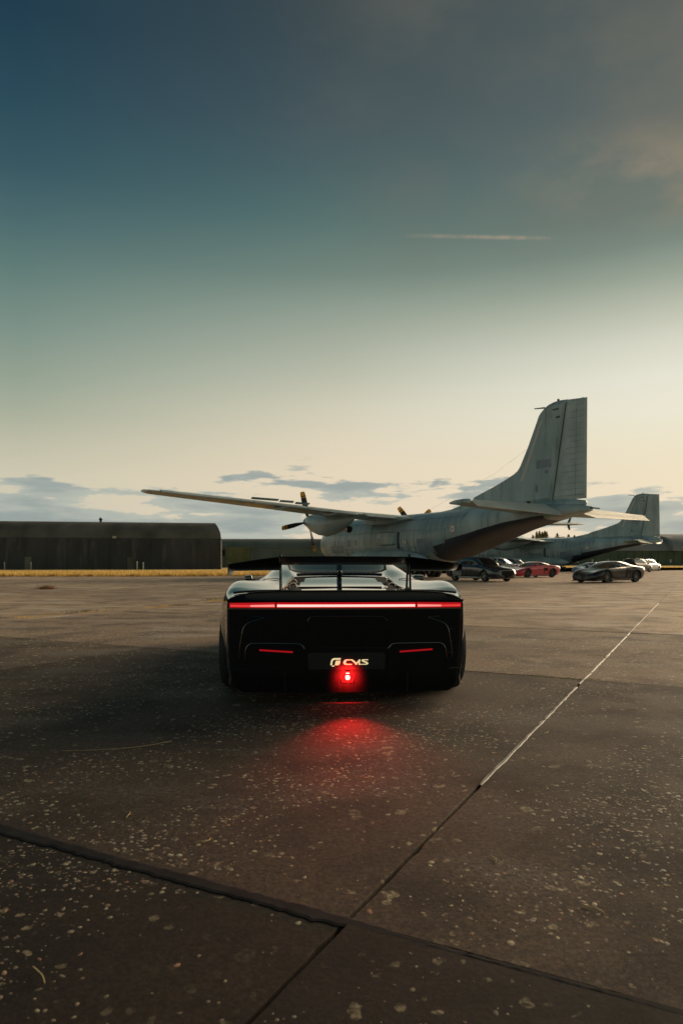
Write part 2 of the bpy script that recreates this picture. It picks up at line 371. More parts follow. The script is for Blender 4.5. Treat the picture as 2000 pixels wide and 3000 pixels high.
M['hangar_dark'] = noisy(mat('hangar_dark', (.07, .07, .07), .85), (.035, .037, .040), (.07, .07, .068), .28, 8, (1, 1, .5), lo=.3, hi=.7, bump=.3, bscale=2)
streaks(M['hangar_dark'], (.12, .115, .10), .7, (.8, .8, .12)); M['hangar_roof'] = noisy(mat('hangar_dark_roof', (.1, .1, .08), .9), (.075, .073, .062), (.17, .16, .13), .3, 8, (1, 1, .6), lo=.3, hi=.7)
M['hangar_olive'] = noisy(mat('hangar_olive', (.12, .14, .11), .9), (.10, .12, .10), (.15, .17, .145), .2, 7)
M['hangar_olive_door'] = noisy(mat('hangar_olive_door', (.15, .15, .07), .9), (.115, .12, .05), (.17, .165, .075), .5, 6)
M['hangar_green'] = noisy(mat('hangar_green', (.08, .11, .075), .9), (.075, .105, .075), (.115, .145, .10), .15, 7)
M['hangar_grey'] = noisy(mat('hangar_grey', (.24, .25, .25), .8), (.22, .235, .24), (.29, .305, .305), .08, 7)
M['post'] = mat('post_paint', (.45, .44, .38), .6)

# ------------------------------------------------------------------ ground: slabs laid 27.5 degrees off the view
ANG = R(27.5); AU = np.array([math.sin(ANG), math.cos(ANG)]); AV = np.array([math.cos(ANG), -math.sin(ANG)])
U0, DU, V0, DV = 1.8, 4.75, -.92, 5.2
def uv2w(u, v): return AU * u + AV * v
KU = range(-1, 10); KV = range(-9, 2)
def ugap(k): return .014 if k == 0 else (.014 if k == 1 else .012)      # joint at u = U0 + DU*k
def vgap(k): return .009
slab_z = {}
TINT = {(-1, -1): .13, (-1, 0): .08, (0, -1): .38, (0, 0): .40, (-1, -2): .2, (0, -2): .7, (1, -1): 1.4, (1, 0): 1.25, (1, -2): 1.6}     # light falloff painted per slab: dark near the camera, lighter farther off
apron = empty('apron'); tag(apron, kind='structure')
def slab(i, j):
    a = U0 + DU * i; b = U0 + DU * (i + 1); c = V0 + DV * j; d = V0 + DV * (j + 1)
    a += ugap(i) / 2; b -= ugap(i + 1) / 2; c += vgap(j) / 2; d -= vgap(j + 1) / 2
    cu, cv = (a + b) / 2, (c + d) / 2
    cen = uv2w(cu, cv); dist = math.hypot(*cen)
    n = 60 if dist < 14 else (20 if dist < 25 else 3)
    jit = .004 if dist < 25 else 0
    hu, hv = (b - a) / 2, (d - c) / 2
    def side(p, q):
        for k in range(n):
            t = k / n; yield (p[0] + (q[0] - p[0]) * t, p[1] + (q[1] - p[1]) * t)
    cor = [(-hu, -hv), (hu, -hv), (hu, hv), (-hu, hv)]
    ring = []
    for k in range(4): ring += list(side(cor[k], cor[(k + 1) % 4]))
    z = slab_z[(i, j)] = rng.normal(0, .0022)
    v = []; m = len(ring)
    jj = np.cumsum(rng.normal(0, jit * .5, m)); jj = (jj - np.linspace(0, jj[-1], m)); jj = np.clip(jj, -jit * 1.3, jit * 1.3)
    if jit: jj = jj * .8 + np.where(rng.random(m) < .07, rng.random(m) * .009, 0) + rng.random(m) * .002
    if jit and i in (-1, 0): jj = jj * np.repeat([1, 1.2 if i == -1 else 1, 1, 1.2 if i == 0 else 1], n)
    for lev, (ins, zz) in enumerate(((.003, z), (.001, z - .002), (0, z - .006), (0, -.06))):
        for k, (x, y) in enumerate(ring):
            s = ins + (abs(jj[k]) if lev < 3 else 0)
            sx = max(-hu + s, min(hu - s, x)); sy = max(-hv + s, min(hv - s, y))
            v.append((*(AU * sx + AV * sy), zz))
    f = [tuple(range(m))[::-1]]
    for lev in range(3):
        for k in range(m):
            k2 = (k + 1) % m; f.append((lev * m + k, lev * m + k2, (lev + 1) * m + k2, (lev + 1) * m + k))
    o = mo('concrete_slab', v, f, M['slab'], apron, loc=(cen[0], cen[1], 0)); fixn(o)
    q = TINT.get((i, j), rng.uniform(2.2, 2.9)); o.color = (q, q, q, 1)  # remaining slabs vary at random, all painted lighter for the bright distance
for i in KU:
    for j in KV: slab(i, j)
uA, uB = U0 + DU * KU[0], U0 + DU * (KU[-1] + 1); vA, vB = V0 + DV * KV[0], V0 + DV * (KV[-1] + 1)
cs = [uv2w(uA, vA), uv2w(uB, vA), uv2w(uB, vB), uv2w(uA, vB)]
mo('joint_bed', [(*c, -.034) for c in cs], [(0, 1, 2, 3)], M['filler'], apron)
far = [uv2w(u, v) for u, v in ((-1500, -1500), (1500, -1500), (1500, 1500), (-1500, 1500))]
o = mo('ground', [(*c, -.001) for c in cs] + [(*c, -.001) for c in far] , [(k, (k + 1) % 4, 4 + (k + 1) % 4, 4 + k) for k in range(4)], M['far']); fixn(o)
if o.data.polygons[0].normal.z < 0: o.data.flip_normals()
tag(o, kind='structure'); o.color = (2.5, 2.5, 2.5, 1)  # painted as light as the far slabs
# pale sealant in the long joint to the right, broken and worn
mb = MB(); u = 3.2
while u < 19:
    ln = random.uniform(.25, 1.4) if u < 12 else random.uniform(2, 5)
    if not (6.45 < u < 6.7):
        n = max(3, int(ln / .08)) if u < 14 else 3; v = []; 
        for k in range(n + 1):
            uu = u + ln * k / n; w = .0145 + random.uniform(-.006, .005); wj = random.uniform(-.003, .003)
            if k in (0, n): w *= .75
            zc = .0045 + random.uniform(-.001, .001)
            for s, zz in ((-1, zc - .008), (-.5, zc), (.5, zc), (1, zc - .008)): v.append((*uv2w(uu, V0 + wj + s * w), zz))
        mb.add(v, [(4 * k + s, 4 * k + s + 1, 4 * k + 5 + s, 4 * k + 4 + s) for k in range(n) for s in range(3)])
    u += ln + (random.choice((.004, .006, .02, .06, .18, .3)) if u < 9 else .02)
o = mb.build('joint_sealant', M['sealant'], apron)
# worn black tar laid over the near cross joint, ragged at its edges
mb = MB(); v = []; n = 900; vv0, vv1 = -9.0, 6.0; e1 = e2 = 0
for k in range(n + 1):
    vv = vv0 + (vv1 - vv0) * k / n; e1 += random.gauss(0, .0016) - e1 * .05; e2 += random.gauss(0, .0016) - e2 * .05
    w = (.031 if vv < -1 else .024) + .006 * math.sin(vv * 1.3) + .004 * math.sin(vv * 4.7); m_ = .006 * math.sin(vv * .9)
    a = U0 + m_ - w + e1 + random.gauss(0, .003); b = U0 + m_ + w + e2 + random.gauss(0, .003)
    for uu, zz in ((a, -.001), (a + .012, .0012), (b - .012, .0012), (b, -.001)): v.append((*uv2w(uu, vv), zz))
mb.add(v, [(4 * k + s, 4 * k + s + 1, 4 * k + 5 + s, 4 * k + 4 + s) for k in range(n) for s in range(3)])
mb.build('joint_tar', M['tar'], apron)
for q in o.data.polygons: pass

# grass field, a sheet above the apron, then hand-countless blades along its near edge
gp = [(-160, 46), (-60, 52.5), (-10.6, 57), (-5.2, 59.5), (-6.5, 72), (2, 110), (30, 168), (62, 176), (140, 180), (1600, 180), (1600, 1600), (-1600, 1600), (-1600, 46)]
bm = bmesh.new(); vs = [bm.verts.new((x, y, .012)) for x, y in gp]; bm.faces.new(vs); bmesh.ops.triangulate(bm, faces=bm.faces[:])
bmesh.ops.recalc_face_normals(bm, faces=bm.faces[:])
me = bpy.data.meshes.new('grass_field'); bm.to_mesh(me); bm.free(); me.materials.append(M['grass'])
if me.polygons[0].normal.z < 0: me.flip_normals()
o = bpy.data.objects.new('grass_field', me); COL.objects.link(o); tag(o, kind='structure')
def blades(name, xs, ys, hs, ws, m, lean=.5, z0=0.0, label=None):
    n = len(xs); a = rng.random(n) * 2 * math.pi; b = rng.random(n) * 2 * math.pi
    lx = np.cos(b) * hs * lean * rng.random(n); ly = np.sin(b) * hs * lean * rng.random(n)
    v = np.zeros((n, 3, 3)); c, s = np.cos(a) * ws / 2, np.sin(a) * ws / 2
    v[:, 0] = np.stack([xs - c, ys - s, np.full(n, z0)], 1); v[:, 1] = np.stack([xs + c, ys + s, np.full(n, z0)], 1)
    v[:, 2] = np.stack([xs + lx, ys + ly, z0 + hs], 1)
    me = bpy.data.meshes.new(name); me.vertices.add(3 * n); me.vertices.foreach_set('co', v.reshape(-1))
    me.loops.add(3 * n); me.loops.foreach_set('vertex_index', np.arange(3 * n)); me.polygons.add(n)
    me.polygons.foreach_set('loop_start', np.arange(0, 3 * n, 3)); me.polygons.foreach_set('loop_total', np.full(n, 3))
    me.materials.append(m); me.update(); me.validate()
    o = bpy.data.objects.new(name, me); COL.objects.link(o); tag(o, label, kind='stuff'); return o
n = 80000; t = rng.random(n)
xs = -75 + t * 70; e = np.interp(xs, [-60, -10.6, -5.2], [52.5, 57, 59.5]); ys = e + np.abs(rng.normal(0, 9, n)) - .25 * rng.random(n)
blades('dry_grass', xs, ys, .16 + .26 * rng.random(n)**1.6, .06 + .07 * rng.random(n), M['blade'], label='ochre dry grass along the far edge of the apron')
n = 12000; xs = 30 + rng.random(n) * 110; e = np.interp(xs, [30, 62, 140], [168, 176, 180]); ys = e + np.abs(rng.normal(0, 14, n))
blades('dry_grass', xs, ys, .15 + .25 * rng.random(n)**2, .1 + .1 * rng.random(n), M['blade'], label='far strip of dry grass before the green hangar')
# tufts growing in the slab joints
def joint_tufts(spots, name, m, label):
    X = []; Y = []; Hh = []
    for (u, v, su, sv_, cnt, h) in spots:
        uu = u + rng.normal(0, 1, cnt) * su; vv = v + rng.normal(0, 1, cnt) * sv_
        w = AU[None] * uu[:, None] + AV[None] * vv[:, None]; X.append(w[:, 0]); Y.append(w[:, 1]); Hh.append(h * (.4 + .6 * rng.random(cnt)))
    X = np.concatenate(X); Y = np.concatenate(Y); Hh = np.concatenate(Hh)
    blades(name, X, Y, Hh, np.full(len(X), .007) + .006 * rng.random(len(X)), m, lean=1.1, z0=-.01, label=label)
def w2uv(x, y): return float(AU @ np.array([x, y])), float(AV @ np.array([x, y]))
def pxg(px, py): Y = 2120 / (py - 1651); return (px - 1000) / 2000 * Y, Y
sp = []
for (px, py), (qx_, qy_), cnt in (((50, 1812), (165, 1801), 420), ((230, 1796), (310, 1790), 420), ((420, 1783), (520, 1775), 420), ((560, 1768), (665, 1757), 900)):
    for k in range(7):
        if random.random() < .4: continue
        t = (k + random.random()) / 7; x, y = pxg(px + (qx_ - px) * t, py + (qy_ - py) * t); u, v = w2uv(x, y)
        sp.append((u, v, .12, .05, cnt // 9, random.uniform(.03, .09)))
joint_tufts(sp, 'dry_tufts', M['blade'], 'dry grass growing in a crack of the concrete on the left')
sp = []
for px, py in ((250, 1793), (520, 1774), (628, 1756), (640, 1757)):
    x, y = pxg(px, py); u, v = w2uv(x, y); sp.append((u, v, .3, .1, 90, .09))
joint_tufts(sp, 'green_tufts', M['green'], 'green weeds growing in a crack of the concrete on the left')
sp = []
for px, py, c in ((1690, 1845, 260), (1730, 1848, 300), (1590, 1983, 220), (1655, 1985, 260), (1690, 1992, 200), (1790, 1852, 120)):
    x, y = pxg(px, py); u, v = w2uv(x, y); sp.append((u, v, .03, .22, c, .022))
joint_tufts(sp, 'joint_straw', M['straw'], 'straw litter lying along the slab joints on the right')

# embedded aggregate: thousands of flat stones proud of the worn slab face
def aggregate():
    lay = []
    for (y0, y1, dens, r0, r1) in ((1.2, 2.2, 1350, .0035, .0135), (2.2, 4.0, 1250, .004, .0150), (4.0, 7.0, 800, .005, .0165), (7.0, 14, 230, .007, .022)):
        area = (y1 - y0) * (.56 * (y0 + y1) + .8); n = int(area * dens)
        y = y0 + (y1 - y0) * rng.random(n); x = (rng.random(n) * 2 - 1) * (.56 * y + .4)
        r = r0 + (r1 - r0) * rng.random(n)**2.4
        lay.append(np.stack([x, y, r], 1))
    # a few large pale stones
    n = 420; y = 1.3 + 11 * rng.random(n); x = (rng.random(n) * 2 - 1) * (.56 * y + .4); lay.append(np.stack([x, y, (.008 + .0022 * y) * (.8 + .9 * rng.random(n)**2)], 1))
    P = np.concatenate(lay); n = len(P)
    # clumps: thin them out where a slow noise is low
    ph = np.sin(P[:, 0] * 1.9 + 1.3) * np.cos(P[:, 1] * 1.4) + .7 * np.sin(P[:, 0] * 4.1 - P[:, 1] * 3.3) + .5 * np.sin(P[:, 1] * 6.2 + P[:, 0] * 2)
    keep = rng.random(n) < np.clip(.45 + .5 * ph, .04, 1)
    u = P[:, 0] * AU[0] + P[:, 1] * AU[1]; v = P[:, 0] * AV[0] + P[:, 1] * AV[1]
    fu = (u - U0 + DU / 2) % DU - DU / 2; fv = (v - V0 + DV / 2) % DV - DV / 2
    keep &= (np.abs(fu) > .05) & (np.abs(fv) > .03)
    P = P[keep]; u = u[keep]; v = v[keep]; n = len(P)
    iu = np.floor((u - U0) / DU).astype(int); iv = np.floor((v - V0) / DV).astype(int)
    z = np.array([slab_z.get((a, b), 0) for a, b in zip(iu, iv)])
    K = 7; ang = np.linspace(0, 2 * math.pi, K, endpoint=False)[None] + rng.random((n, 1)) * 6.28
    rad = P[:, 2:3] * (.7 + .55 * rng.random((n, K))); el = .55 + .45 * rng.random((n, 1)); rot = rng.random((n, 1)) * 3.14
    lx = np.cos(ang) * rad; ly = np.sin(ang) * rad * el
    rx = lx * np.cos(rot) - ly * np.sin(rot); ry = lx * np.sin(rot) + ly * np.cos(rot)
    h = np.minimum(P[:, 2:3] * .06, .0009) * (.4 + .6 * rng.random((n, 1)))
    V = np.zeros((n, 2 * K, 3))
    V[:, :K, 0] = P[:, :1] + rx; V[:, :K, 1] = P[:, 1:2] + ry; V[:, :K, 2] = z[:, None] - .0008
    V[:, K:, 0] = P[:, :1] + rx * .72; V[:, K:, 1] = P[:, 1:2] + ry * .72; V[:, K:, 2] = z[:, None] + h
    loops = []; 
    base = (np.arange(n) * 2 * K)[:, None]
    top = base + (K + np.arange(K))[None]
    k = np.arange(K); quads = np.stack([k, (k + 1) % K, K + (k + 1) % K, K + k], 1)
    q = (base[:, :, None] + quads[None]).reshape(-1, 4)
    li = np.concatenate([top.reshape(-1), q.reshape(-1)])
    tot = np.concatenate([np.full(n, K), np.full(len(q), 4)]); st = np.concatenate([[0], np.cumsum(tot)[:-1]])
    me = bpy.data.meshes.new('aggregate_stones'); me.vertices.add(n * 2 * K); me.vertices.foreach_set('co', V.reshape(-1))
    me.loops.add(len(li)); me.loops.foreach_set('vertex_index', li); me.polygons.add(len(tot))
    me.polygons.foreach_set('loop_start', st); me.polygons.foreach_set('loop_total', tot)
    pal = np.array([(.62, .53, .34), (.46, .38, .25), (.33, .25, .18), (.58, .33, .17), (.52, .50, .42), (.22, .19, .165), (.70, .63, .42), (.40, .2, .13)])
    w = np.array([.22, .22, .2, .07, .09, .1, .06, .04]); ci = rng.choice(len(pal), n, p=w / w.sum())
    tn = np.array([TINT.get((a, b), 1.2) for a, b in zip(iu, iv)])[:, None]; c = np.clip(pal[ci] * (.55 + .8 * rng.random((n, 1))) * np.clip(.46 + .7 * tn, .5, 1.2), 0, .8); c4 = np.ones((n, 2 * K, 4)); c4[:, :, :3] = c[:, None]  # stones take on the falloff painted into their slab
    at = me.color_attributes.new('stone', 'FLOAT_COLOR', 'POINT'); at.data.foreach_set('color', c4.reshape(-1))
    me.update(); me.validate()
    m = mat('aggregate', (.3, .25, .2), .75, spec=.3); t = m.node_tree; a = N('ShaderNodeAttribute', t, attribute_name='stone')
    nn = N('ShaderNodeTexNoise', t); nn.inputs['Scale'].default_value = 160; g = N('ShaderNodeNewGeometry', t); L(g.outputs['Position'], nn.inputs['Vector'], t)
    L(mixc(maprange(nn.outputs[0], .35, .65, 0, .6, t), a.outputs['Color'], (.15, .115, .085), t), t.nodes['Principled BSDF'].inputs['Base Color'], t)
    me.materials.append(m)
    o = bpy.data.objects.new('aggregate_stones', me); COL.objects.link(o); tag(o, 'pale stones showing in the worn face of the concrete', kind='stuff')
aggregate()
# single straws
mb = MB()
def straw(px, py, ln, a, bend):
    x, y = pxg(px, py); pts = []
    for k in range(6):
        t = k / 5 - .5; aa = a + bend * t
        pts.append((x + ln * t * math.cos(aa), y + ln * t * math.sin(aa), .004 + .004 * math.sin(k * 1.7) + (.006 if k in (2, 3) else 0)))
    mb.tube(pts, .0016, 5)
straw(350, 2197, .62, .35, .5)
for a in ((1750, 1922, .22, 2.6, .3), (1545, 1930, .1, 1.1, .2), (810, 2215, .07, 1.4, 1.5), (120, 2860, .09, 2.3, .2), (1735, 2665, .07, 2.4, .1), (1860, 2080, .12, .5, 1), (1600, 2150, .1, .9, .4), (600, 2470, .07, .5, 1.2), (1450, 2520, .05, 1.8, .8), (380, 2390, .06, 1.6, .4)): straw(*a)
o = mb.build('straw_stems', M['straw']); tag(o, 'thin dry straw stems lying on the concrete', kind='stuff')
# reddish dry weed blown onto the concrete
x, y = pxg(135, 1726); n = 500
mb = MB()
for k in range(170):
    a = random.random() * 6.28; e = random.uniform(.1, 1.3); ln = random.uniform(.12, .36)
    p0 = Vector((random.gauss(0, .16), random.gauss(0, .1), .01)); dv = Vector((math.cos(a) * math.cos(e), math.sin(a) * math.cos(e), math.sin(e) * .7))
    mb.tube([p0, p0 + dv * ln * .6, p0 + dv * ln + Vector((random.gauss(0, .05), random.gauss(0, .05), -.03))], [.008, .007, .002], 4)
o = mb.build('dry_weed', M['weed'], loc=(x, y, 0)); tag(o, 'reddish brown clump of dry weed lying on the open concrete left', 'weed')

# ------------------------------------------------------------------ hangars
def vault(name, prof, x0, x1, m_fn, parent, taper=0):
    """prof: (y, z) from front foot over the top to back foot; swept along x; returns shell built of strips"""
    v = []; f = []
    for x in (x0, x1):
        for p in prof: v.append((x - (taper * ((p[1] - 5.6) / 3.2)**2 if x == x1 and taper else 0), p[0], p[1]))
    k = len(prof)
    f = [(i, i + 1, k + i + 1, k + i) for i in range(k - 1)] + [tuple(range(k))[::-1], tuple(range(k, 2 * k))]
    o = mo(name, v, f, m_fn, parent); fixn(o); autosmooth(o, 30); return o
# left, near: long dark shelter seen broadside
h = empty('dark_hangar', (-59.5, 117, 0), (0, 0, R(9.6))); tag(h, 'long dark charcoal hangar with rounded roof beyond the grass on the left', 'hangar')
prof = [(0, 0), (.05, 2.0), (.15, 4.2), (.5, 5.8), (1.1, 6.9), (2.0, 7.75), (3.2, 8.3), (4.8, 8.65), (8, 8.8), (13, 8.85), (18, 8.8), (22, 8), (25, 5), (26, 0)]
x_end = 38.3
wall_p = prof[:4] + [(6, 5.8), (6, 0)]
vault('wall', [(0, 0), (.05, 2.0), (.15, 4.2), (.5, 5.6), (24.6, 5.6), (26, 0)], -60, x_end, M['hangar_dark'], h)
vault('roof', [(.5, 5.6), (1.0, 6.75), (1.9, 7.7), (3.1, 8.3), (4.8, 8.65), (8, 8.8), (13, 8.85), (18, 8.8), (22, 8), (24.6, 5.6)], -60, x_end + .02, M['hangar_roof'], h, 1.3)
MB().box(15.9, 16.3, 8, 8.4, 8.75, 9.25).prism([(15.75, 9.25), (16.45, 9.25), (16.1, 9.7)], 'y', 7.8, 8.6).build('roof_vent', M['hangar_dark'], h)
for k in range(28):   # sheeting ribs on the long wall
    xx = -58 + k * 3.5; MB().tube([(xx, -.02, 0), (xx, .03, 2), (xx, .13, 4.2), (xx, .47, 5.6)], .05, 4).build('rib', M['hangar_dark'], h)
for xx, w, hh in ((-8, 3.2, 3.2), (22, 1.1, 2.2), (5, 1.1, 2.2)):
    MB().box(xx, xx + w, -.10, -.03, 0, hh).build('door', M['hangar_roof'], h)
MB().box(19.5, 20.1, -.1, .3, 5.5, 5.9, bev=.04).build('wall_lamp', M['post'], h)
# second, behind: olive vault with a lighter door
h = empty('olive_hangar', (-36, 182, 0)); tag(h, 'low olive grey hangar between the dark hangar and the nearest propeller', 'hangar')
vault('wall', [(0, 0), (.1, 3.4), (.3, 5.2), (20, 5.2), (20, 0)], -14, 44, M['hangar_olive'], h)
vault('roof', [(.1, 5.2), (.9, 6.2), (2.4, 7.1), (5, 7.75), (10, 8.0), (15, 7.6), (20, 5.2)], -14, 44, M['hangar_olive'], h)
MB().box(5.2, 11.6, -.35, .02, 0, 5.4).build('door', M['hangar_olive_door'], h)
MB().box(3.2, 4.9, -.3, .02, 3.2, 4.7).build('window', M['cavity'], h)
for k in range(12): MB().tube([(-12 + 5 * k, -.03, 0), (-12 + 5 * k, .07, 3.4), (-12 + 5 * k, .27, 5.2)], .06, 4).build('rib', M['hangar_olive'], h)
# far right: green walled hangar with grey barrel roof
h = empty('green_hangar', (150, 350, 0)); tag(h, 'big far hangar with dark green wall and grey barrel roof at right', 'hangar')
vault('wall', [(0, 0), (0, 7.6), (50, 7.6), (50, 0)], -62, 60, M['hangar_green'], h)
arc = [(math.cos(R(a)) * -25.6 + 25, 7.6 + math.sin(R(a)) * 9.6) for a in range(0, 181, 10)]
vault('roof', arc, -9, 60, M['hangar_grey'], h)
for k in range(30): MB().box(-61.7 + 4.1 * k, -61.5 + 4.1 * k, -.25, -.02, 0, 7.5).build('door_rail', M['hangar_green'], h)
for k in range(10): MB().box(-30 + 8 * k, -29.2 + 8 * k, -.3, -.02, 1.6, 3.2).build('window', M['lightgrey'], h)
vault('gable_arch', [(math.cos(R(a)) * -14 + 10, 7.5 + math.sin(R(a)) * 7.9) for a in range(0, 181, 12)], 18, 22, M['hangar_grey'], h)
h = empty('grey_hangar', (60, 380, 0)); tag(h, 'grey green hangar end seen behind the second aircraft', 'hangar')
vault('wall', [(0, 0), (0, 6), (30, 6), (30, 0)], -28, 30, M['hangar_olive'], h)
vault('roof', [(0, 6), (3, 8.6), (9, 10), (15, 10.4), (21, 10), (27, 8.6), (30, 6)], -28, 30, M['hangar_olive'], h)
# marker posts at the foot of the dark hangar
for px, pl_ in ((14, 'leftmost'), (92, 'second from left'), (402, 'third and tallest'), (420, 'rightmost')):
    Y = 114.5; X = (px - 1000) / 2000 * Y
    p = empty('marker_post', (X, Y, 0)); tag(p, 'short pale marker post, %s in the row before the dark hangar' % pl_.rstrip(','), 'post', 'marker posts before the dark hangar')
    MB().tube([(0, 0, 0), (0, 0, 1.15 if px != 402 else 1.28)], .09, 8).build('shaft', M['post'], p); MB().lathe([(a + (.13 if px == 402 else 0), b) for a, b in ((1.15, .12), (1.22, .12), (1.27, .04), (1.28, 0))], 8, 'z').build('cap', M['white'], p)
# lamp posts by the second aircraft
for px, hgt, lab in ((1402, 2.9, 'thin dark pole standing behind the sedan'), (1422, 3.6, 'thin pale pole behind the dark sedan roof')):
    Y = 96; p = empty('thin_pole', ((px - 1000) / 2000 * Y, Y, 0)); tag(p, lab, 'pole')
    MB().tube([(0, 0, .06), (0, 0, hgt)], .055, 8).build('shaft', M['seam'] if px == 1402 else M['lightgrey'], p); MB().lathe([(0, .22), (.06, .22), (.09, .08), (.1, 0)], 10, 'z').build('foot', M['steel'], p)

# ------------------------------------------------------------------ trees beyond
tree_labels = ['shortest round tree at the left end of the far row', 'tall slim tree second in the far row', 'tall slim tree third in the far row', 'slim tree in the middle of the far row',
               'tall tree fifth in the far row', 'rightmost broad tree of the far clump', 'lone round tree standing apart right of the far clump', 'small lone tree above the second fuselage', 'last low tree by the second dorsal fin']
for k, (px, py, wid) in enumerate(((1560, 1568, 3.0), (1571, 1558, 2.7), (1579, 1556, 2.6), (1587, 1559, 2.6), (1594, 1556, 3.1), (1600, 1558, 3.2), (1631, 1563, 4.0), (1664, 1566, 3.4), (1683, 1571, 3.4))):
    Y = 420 + 3 * k; X = (px - 1000) / 2000 * Y; H = 1.06 + (1651 - py) / 2000 * Y
    t = empty('far_tree', (X, Y, 0)); tag(t, tree_labels[k], 'tree', 'trees far beyond the second aircraft')
    mb = MB(); mb.tube([(0, 0, 0), (.2, 0, H * .4), (0, .1, H * .92)], [.4, .3, .06], 7)
    for q in range(9):
        zz = H * (.25 + .07 * q); a = q * 2.4; mb.tube([(0, 0, zz), (math.cos(a) * wid * .5, math.sin(a) * wid * .5, zz + H * .09)], [.12, .03], 5)
    mb.build('trunk', M['bark'], t)
    nl = 1100; ww = rng.random(nl); zz = H * (.14 + .86 * ww)
    env = wid * np.sin(np.clip((ww * .93 + .07), 0, 1) * math.pi)**.55 * (1 - .35 * ww)
    cl = rng.integers(0, 26, nl); ca = cl * 2.399 + rng.normal(0, .35, nl)
    rr = env * np.sqrt(rng.random(nl)) * (.7 + .3 * np.sin(cl * 5.1 + ww * 17))
    cx, cy = np.cos(ca) * rr, np.sin(ca) * rr; v = []; f = []
    for q in range(nl):
        a = rng.normal(0, 1, 3); a /= np.linalg.norm(a); b = np.cross(a, rng.normal(0, 1, 3)); b /= np.linalg.norm(b); s = .28 + .3 * rng.random()
        c = np.array([cx[q], cy[q], zz[q]]); i = len(v); v += [c - a * s, c + b * s * .6, c + a * s, c - b * s * .6]; f.append((i, i + 1, i + 2, i + 3))
    mo('crown', v, f, M['leaf'], t)

# ------------------------------------------------------------------ transport aircraft (local: x forward, y port, z up; origin under the fin's trailing edge)
def airfoil(n=12, th=.13):
    x = (1 - np.cos(np.linspace(0, math.pi, n))) / 2
    t = 5 * th * (.2969 * np.sqrt(x) - .126 * x - .3516 * x**2 + .2843 * x**3 - .1036 * x**4)
    up = [(a, b) for a, b in zip(x, t)]; lo = [(a, -b * .8) for a, b in zip(x, t)]
    return up[::-1] + lo[1:-1]      # from trailing edge over the top to the nose and back
def wing_surface(sections, th=.13, vertical=False, n=12):
    """sections: (span, x_le, x_te, z_le, z_te) ; x_le > x_te"""
    af = airfoil(n, th); k = len(af); v = []; f = []
    for sp, xl, xt, zl, zt in sections:
        c = xl - xt
        for a, b in af:
            if vertical: v.append((xl - a * c, sp_off(sp) + b * c, zl)) 
            else: v.append((xl - a * c, sp, zl + (zt - zl) * a + b * c))
    for i in range(len(sections) - 1):
        for q in range(k):
            q2 = (q + 1) % k; f.append((i * k + q, i * k + q2, (i + 1) * k + q2, (i + 1) * k + q))
    f.append(tuple(range(k))); f.append(tuple(range((len(sections) - 1) * k, len(sections) * k))[::-1]); return v, f
def sp_off(s): return 0
FUS = [  # s, half width, z bottom, z top
    (29.3, .12, 2.55, 2.75), (29.05, .62, 2.05, 3.3), (28.5, 1.08, 1.62, 3.85), (27.6, 1.5, 1.3, 4.35), (26.5, 1.82, 1.08, 4.68), (25, 2.03, .92, 4.78), (22.5, 2.12, .86, 4.8),
    (17, 2.12, .86, 4.78), (12.6, 2.12, .95, 4.75), (11, 2.1, 1.38, 4.74), (9, 2.02, 2.0, 4.73), (7, 1.86, 2.62, 4.72), (5, 1.58, 3.15, 4.68), (3.2, 1.2, 3.48, 4.6), (1.6, .78, 3.72, 4.5), (.4, .42, 3.9, 4.38), (-.15, .2, 4.0, 4.25)]
def fus_at(s):
    A = np.array(FUS)[::-1]; return [float(np.interp(s, A[:, 0], A[:, c])) for c in (1, 2, 3)]
def fus_point(s, a):
    hw, zb, zt = fus_at(s); zc = zb + (zt - zb) * .5; c, si = math.cos(a), math.sin(a)
    nn = 2.25 if si >= 0 else (2.25 + 1.6 * max(0, min(1, (12.5 - s) / 5)))
    y = hw * math.copysign(abs(c)**(2 / nn), c); z = zc + (zt - zb) / 2 * math.copysign(abs(si)**(2 / nn), si)
    return (s, y, z)
def skin_patch(s0, s1, z0, z1, off, side=1, n=5, nx=2):
    """a thin patch that follows the fuselage side between heights z0 and z1"""
    v = []; f = []
    for i in range(nx + 1):
        s = s0 + (s1 - s0) * i / nx; hw, zb, zt = fus_at(s); zc = (zb + zt) / 2; hh = (zt - zb) / 2
        for j in range(n + 1):
            z = z0 + (z1 - z0) * j / n; q = max(-.999, min(.999, (z - zc) / hh))
            nn = 2.25 if q >= 0 else (2.25 + 1.6 * max(0, min(1, (12.5 - s) / 5)))
            y = hw * (1 - abs(q)**nn)**(1 / nn); v.append((s, side * (y + off * math.sqrt(1 - min(.9, q * q))), z + off * q))
    for i in range(nx):
        for j in range(n): a = i * (n + 1) + j; f.append((a, a + 1, a + n + 2, a + n + 1))
    return v, f
def disc_on(s, z, r, off, side=1, n=18, h=.03):
    hw, zb, zt = fus_at(s); zc = (zb + zt) / 2; hh = (zt - zb) / 2; q = max(-.99, min(.99, (z - zc) / hh))
    nn = 2.25; y = hw * (1 - abs(q)**nn)**(1 / nn); nrm = Vector((0, side * (y / hw)**1.25 / hw, (math.copysign(abs(q)**1.25, q)) / hh)).normalized()
    c = Vector((s, side * y, z)) + nrm * off; a = Vector((1, 0, 0)); b = nrm.cross(a)
    v = [c + (a * math.cos(2 * math.pi * k / n) + b * math.sin(2 * math.pi * k / n)) * r for k in range(n)]
    v += [p - nrm * h for p in v]
    return v, [tuple(range(n))] + [(k, (k + 1) % n, n + (k + 1) % n, n + k) for k in range(n)]
